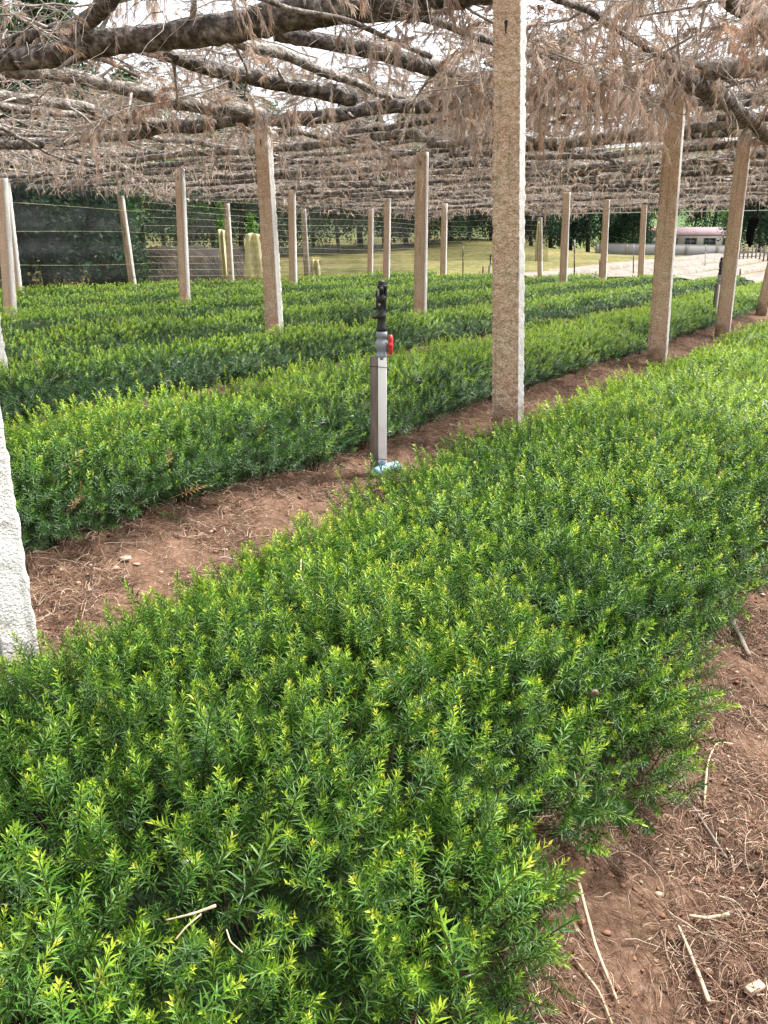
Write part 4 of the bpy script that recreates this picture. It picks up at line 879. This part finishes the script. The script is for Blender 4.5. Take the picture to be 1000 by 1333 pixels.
# ---------------------------------------------------------------- trees
def crown_mesh(r, kind, H_, R_c, ncl, cols):
    mb = MB(); per = 34
    if kind == 'conifer':
        z = r.random(ncl)**.8; rad = R_c*(1-z)*.95+.12*R_c; a = r.uniform(0, 2*PI, ncl); rr_ = rad*np.sqrt(r.uniform(.25, 1, ncl)); c = np.stack([rr_*np.cos(a), rr_*np.sin(a), H_*(.1+.9*z)], -1); sz = .10*H_*(1-.6*z)
    else:
        bl = r.normal(0, 1, (9, 3)); bl = norm(bl)*np.array([R_c*.6, R_c*.6, H_*.24])+np.array([0, 0, H_*.62]); bi_ = r.integers(0, 9, ncl)
        d = norm(r.normal(0, 1, (ncl, 3))); c = bl[bi_]+d*r.uniform(.55, 1, (ncl, 1))*np.array([R_c*.5, R_c*.5, H_*.2]); sz = np.full(ncl, .06*H_)
    n_ = ncl*per; cc_ = np.repeat(c, per, 0); ss = np.repeat(sz, per)
    pos = cc_+r.normal(0, .5, (n_, 3))*ss[:, None]; d1 = norm(r.normal(0, 1, (n_, 3))); d2 = norm(np.cross(d1, r.normal(0, 1, (n_, 3)))); l = (H_*.012*r.uniform(.6, 1.5, n_))[:, None]
    v_ = np.stack([pos-d1*l, pos+d2*l*.5, pos+d1*l, pos-d2*l*.5], 1).reshape(-1, 3); q = np.arange(n_*4).reshape(-1, 4)
    cl = np.array(cols)[r.integers(0, len(cols), ncl)]*r.uniform(.6, 1.4, (ncl, 1)); cl = np.repeat(cl, per, 0)*r.uniform(.75, 1.3, (n_, 1)); mb.add(v_, q, np.repeat(cl, 4, 0)); return mb.mesh('crown', M['leaf'])
def trunk_mesh(r, H_, R_c, kind):
    mb = MB(); z = np.linspace(-.3, H_*(.95 if kind == 'conifer' else .7), 8); mb.tube(np.stack([.1*np.sin(z), .1*np.cos(z*1.3), z], -1), np.linspace(.035*H_*.6, .006*H_, 8), 8, True)
    for k in range(9):
        zz = H_*r.uniform(.25, .65); a = r.uniform(0, 6.28); l = R_c*.7; mb.tube([(0, 0, zz), (l*.5*math.cos(a), l*.5*math.sin(a), zz+l*.3), (l*math.cos(a), l*math.sin(a), zz+l*.5)], [.01*H_, .007*H_, .003*H_], 5, False)
    return mb.mesh('trunk', M['trunk'], True)
r = np.random.default_rng(33)
TK = []
for kind, H_, Rc, ncl, cols in [('conifer', 9, 2.4, 420, [(.018, .05, .018), (.03, .075, .025), (.05, .11, .03)]), ('broad', 8, 3.6, 420, [(.05, .13, .025), (.09, .19, .035), (.03, .08, .02)]),
                               ('conifer', 10, 3.2, 480, [(.015, .04, .02), (.03, .065, .03)]), ('broad', 7, 3.2, 380, [(.10, .20, .035), (.15, .26, .05), (.06, .14, .03)]), ('conifer', 3.2, .34, 150, [(.14, .28, .05), (.09, .2, .035)])]:
    TK.append((crown_mesh(r, kind, H_, Rc, ncl, cols), trunk_mesh(r, H_, Rc, kind)))
TN = ['dark_conifer', 'leafy_tree', 'spreading_conifer', 'bright_tree', 'young_conifer']
TD = ['dark conifer', 'mid green leafy tree', 'broad blackish conifer', 'bright green leafy tree', 'small bright young conifer']
def tree(k, p, s, label, group='trees beyond the nursery'):
    root = empty(TN[k], p, label, 'tree', group, r.uniform(0, 6.28)); root.scale = (s, s, s*r.uniform(.9, 1.15))
    for nm, me in zip(('crown', 'trunk'), TK[k]):
        o_ = bpy.data.objects.new(nm, me); o_.parent = root; C.objects.link(o_)
spots = []
for i, (px, d, k, s) in enumerate([(-30, 34, 2, 1.1), (25, 38, 0, 1.2), (60, 33, 2, .9), (95, 42, 0, 1.3), (130, 35, 0, .75), (150, 50, 1, 1.3), (185, 62, 2, 1.2), (215, 70, 3, 1.2), (250, 66, 1, 1.3), (280, 76, 0, 1.3), (315, 70, 2, 1.2), (350, 78, 1, 1.4), (380, 72, 0, 1.2), (410, 80, 3, 1.4),
                               (440, 74, 1, 1.2), (470, 82, 2, 1.5), (500, 76, 1, 1.2), (528, 84, 0, 1.4), (556, 80, 2, 1.2), (585, 86, 2, 1.4), (610, 90, 0, 1.3), (638, 92, 2, 1.3), (668, 96, 0, 1.2), (690, 92, 2, 1.1), (716, 98, 2, 1.3), (742, 104, 0, 1.2), (764, 100, 2, 1.2), (806, 104, 0, .9), (822, 100, 2, .8),
                               (870, 150, 1, 1.4), (925, 150, 2, 1.4), (960, 110, 1, 1.1), (985, 100, 2, 1.2), (1010, 108, 0, 1.1), (900, 160, 3, 1.4), (760, 160, 1, 1.6), (840, 165, 3, 1.5), (40, 60, 1, 1.6), (110, 64, 3, 1.5), (5, 52, 3, 1.4)]):
    p = pixd(px, 330, d); p[2] = gz(p[0], p[1])-.15
    where = ['far left behind the dense netting', 'behind the left posts', 'behind the torn netting', 'behind the sprinkler', 'near the biggest post', 'right of the biggest post', 'around the pink roofed house'][min(6, max(0, int((px+30)/150)))]
    depth = 'close' if d < 55 else ('middle distance' if d < 100 else 'far')
    tree(k, p, s, f'{TD[k]} {where}, {ORD[i % 20]} {"from left" if i < 20 else "right of middle"}, {depth}')
p = pixd(330, 350, 40); p[2] = gz(p[0], p[1]); tree(4, p, .93, 'small bright young conifer seen through the torn gap in the netting')
p = pixd(291, 350, 40); p[2] = gz(p[0], p[1]); tree(4, p, .93, 'slim bright young conifer behind the far post by the narrow gap')

# ---------------------------------------------------------------- buildings
def house(p, rz, L, D, h_, rh, wall, roof, nwin, label, name='house'):
    root = empty(name, p, label, 'house', None, rz)
    mb = MB(); mb.box((-L/2, -D/2, -1.5), (L/2, D/2, h_)); mb.obj('wall', M[wall], root)
    e = .5; v_ = [(-L/2-e, -D/2-e, h_), (L/2+e, -D/2-e, h_), (L/2+e, D/2+e, h_), (-L/2-e, D/2+e, h_), (-L/2-e, 0, h_+rh), (L/2+e, 0, h_+rh)]
    v_ = v_+[(a, b, c+.12) for a, b, c in v_]; q = [(0, 1, 5, 4), (2, 3, 4, 5), (6, 10, 11, 7), (8, 11, 10, 9), (0, 6, 7, 1), (2, 8, 9, 3), (3, 9, 6, 0)]
    mb = MB(); mb.add(v_, [np.array(q), np.array([(0, 4, 3), (1, 2, 5), (6, 9, 10), (7, 11, 8)])]); mb.obj('roof', M[roof], root)
    for i in range(nwin):
        x = -L/2+L*(i+.5)/nwin; mb = MB(); mb.box((x-L/nwin*.3, -D/2-.06, h_*.35), (x+L/nwin*.3, -D/2+.02, h_*.85)); w_ = mb.obj('window', M['glass'], root)
        mb = MB()
        for a, b in (((x-L/nwin*.3-.08, -D/2-.1, h_*.33), (x-L/nwin*.3, -D/2+.02, h_*.87)), ((x+L/nwin*.3, -D/2-.1, h_*.33), (x+L/nwin*.3+.08, -D/2+.02, h_*.87)), ((x-.04, -D/2-.1, h_*.352), (x+.04, -D/2-.062, h_*.848))): mb.box(a, b)
        mb.obj('frame', M['whitewall'], w_)
    return root
p = pixd(905, 318, 128); p[2] = pixd(905, 326, 128)[2]; house(p, -.15, 10, 6, 1.9, 1.1, 'walls', 'roofpink', 4, 'low cream house with a long faded pink roof, between the two tilted posts')
p = pixd(842, 318, 135); p[2] = pixd(842, 325, 135)[2]; house(p, .2, 3.6, 4, 2.4, .8, 'walls', 'redwall', 2, 'small house with a red roof just left of the tilted post')
p = pixd(812, 300, 170); house(p, .1, 6, 5, 2.4, 1.6, 'whitewall', 'roofpink', 2, 'distant small house with a pink roof left of the red roofed house')
a = pixd(775, 326, 90); b = pixd(948, 327, 91); a[2] = gz(*a[:2])-.1; L = np.linalg.norm((b-a)[:2]); rz = math.atan2(b[1]-a[1], b[0]-a[0])
root = empty('boundary_wall', a, 'long low whitewashed wall in front of the distant houses', 'wall', None, rz)
zr = gz(*b[:2])-gz(*a[:2]); root.rotation_euler[1] = -math.atan2(zr, L)
mb = MB(); mb.box((0, -.09, -.3), (L, .09, 1.0)); mb.obj('panel', M['whitewall'], root)
mb = MB(); mb.box((-.1, -.15, 1.003), (L+.1, .15, 1.08)); mb.obj('coping', M['walls'], root)
for x in np.arange(.2, L, 2.9): mb = MB(); mb.box((x-.14, -.16, -.3), (x+.14, -.093, 1.0)); mb.obj('pier', M['walls'], root)
root = empty('picket_fence', pixd(965, 335, 75), 'grey wooden picket fence beyond the bare beds near the right edge', 'fence')
base = pixd(946, 335, 74); be = pixd(1010, 335, 78); L = np.linalg.norm((be-base)[:2])
for i in range(13):
    p = base+(be-base)*i/12; p[2] = gz(*p[:2]); mb = MB(); p = p-np.array(root.location); mb.box(p+np.array([-.05, -.04, -.1]), p+np.array([.05, .04, 1.25+.12*math.sin(i*2.1)])); mb.obj('picket', M['stake'], root)
for z in (.4, .95):
    a = base.copy(); a[2] = gz(*a[:2])+z; b = be.copy(); b[2] = gz(*b[:2])+z; o_ = np.array(root.location); mb = MB(); mb.tube([a-o_, b-o_], .03, 6); mb.obj('rail', M['stake'], root)
print('objects', len(bpy.data.objects), 'logs', LOGN[0])
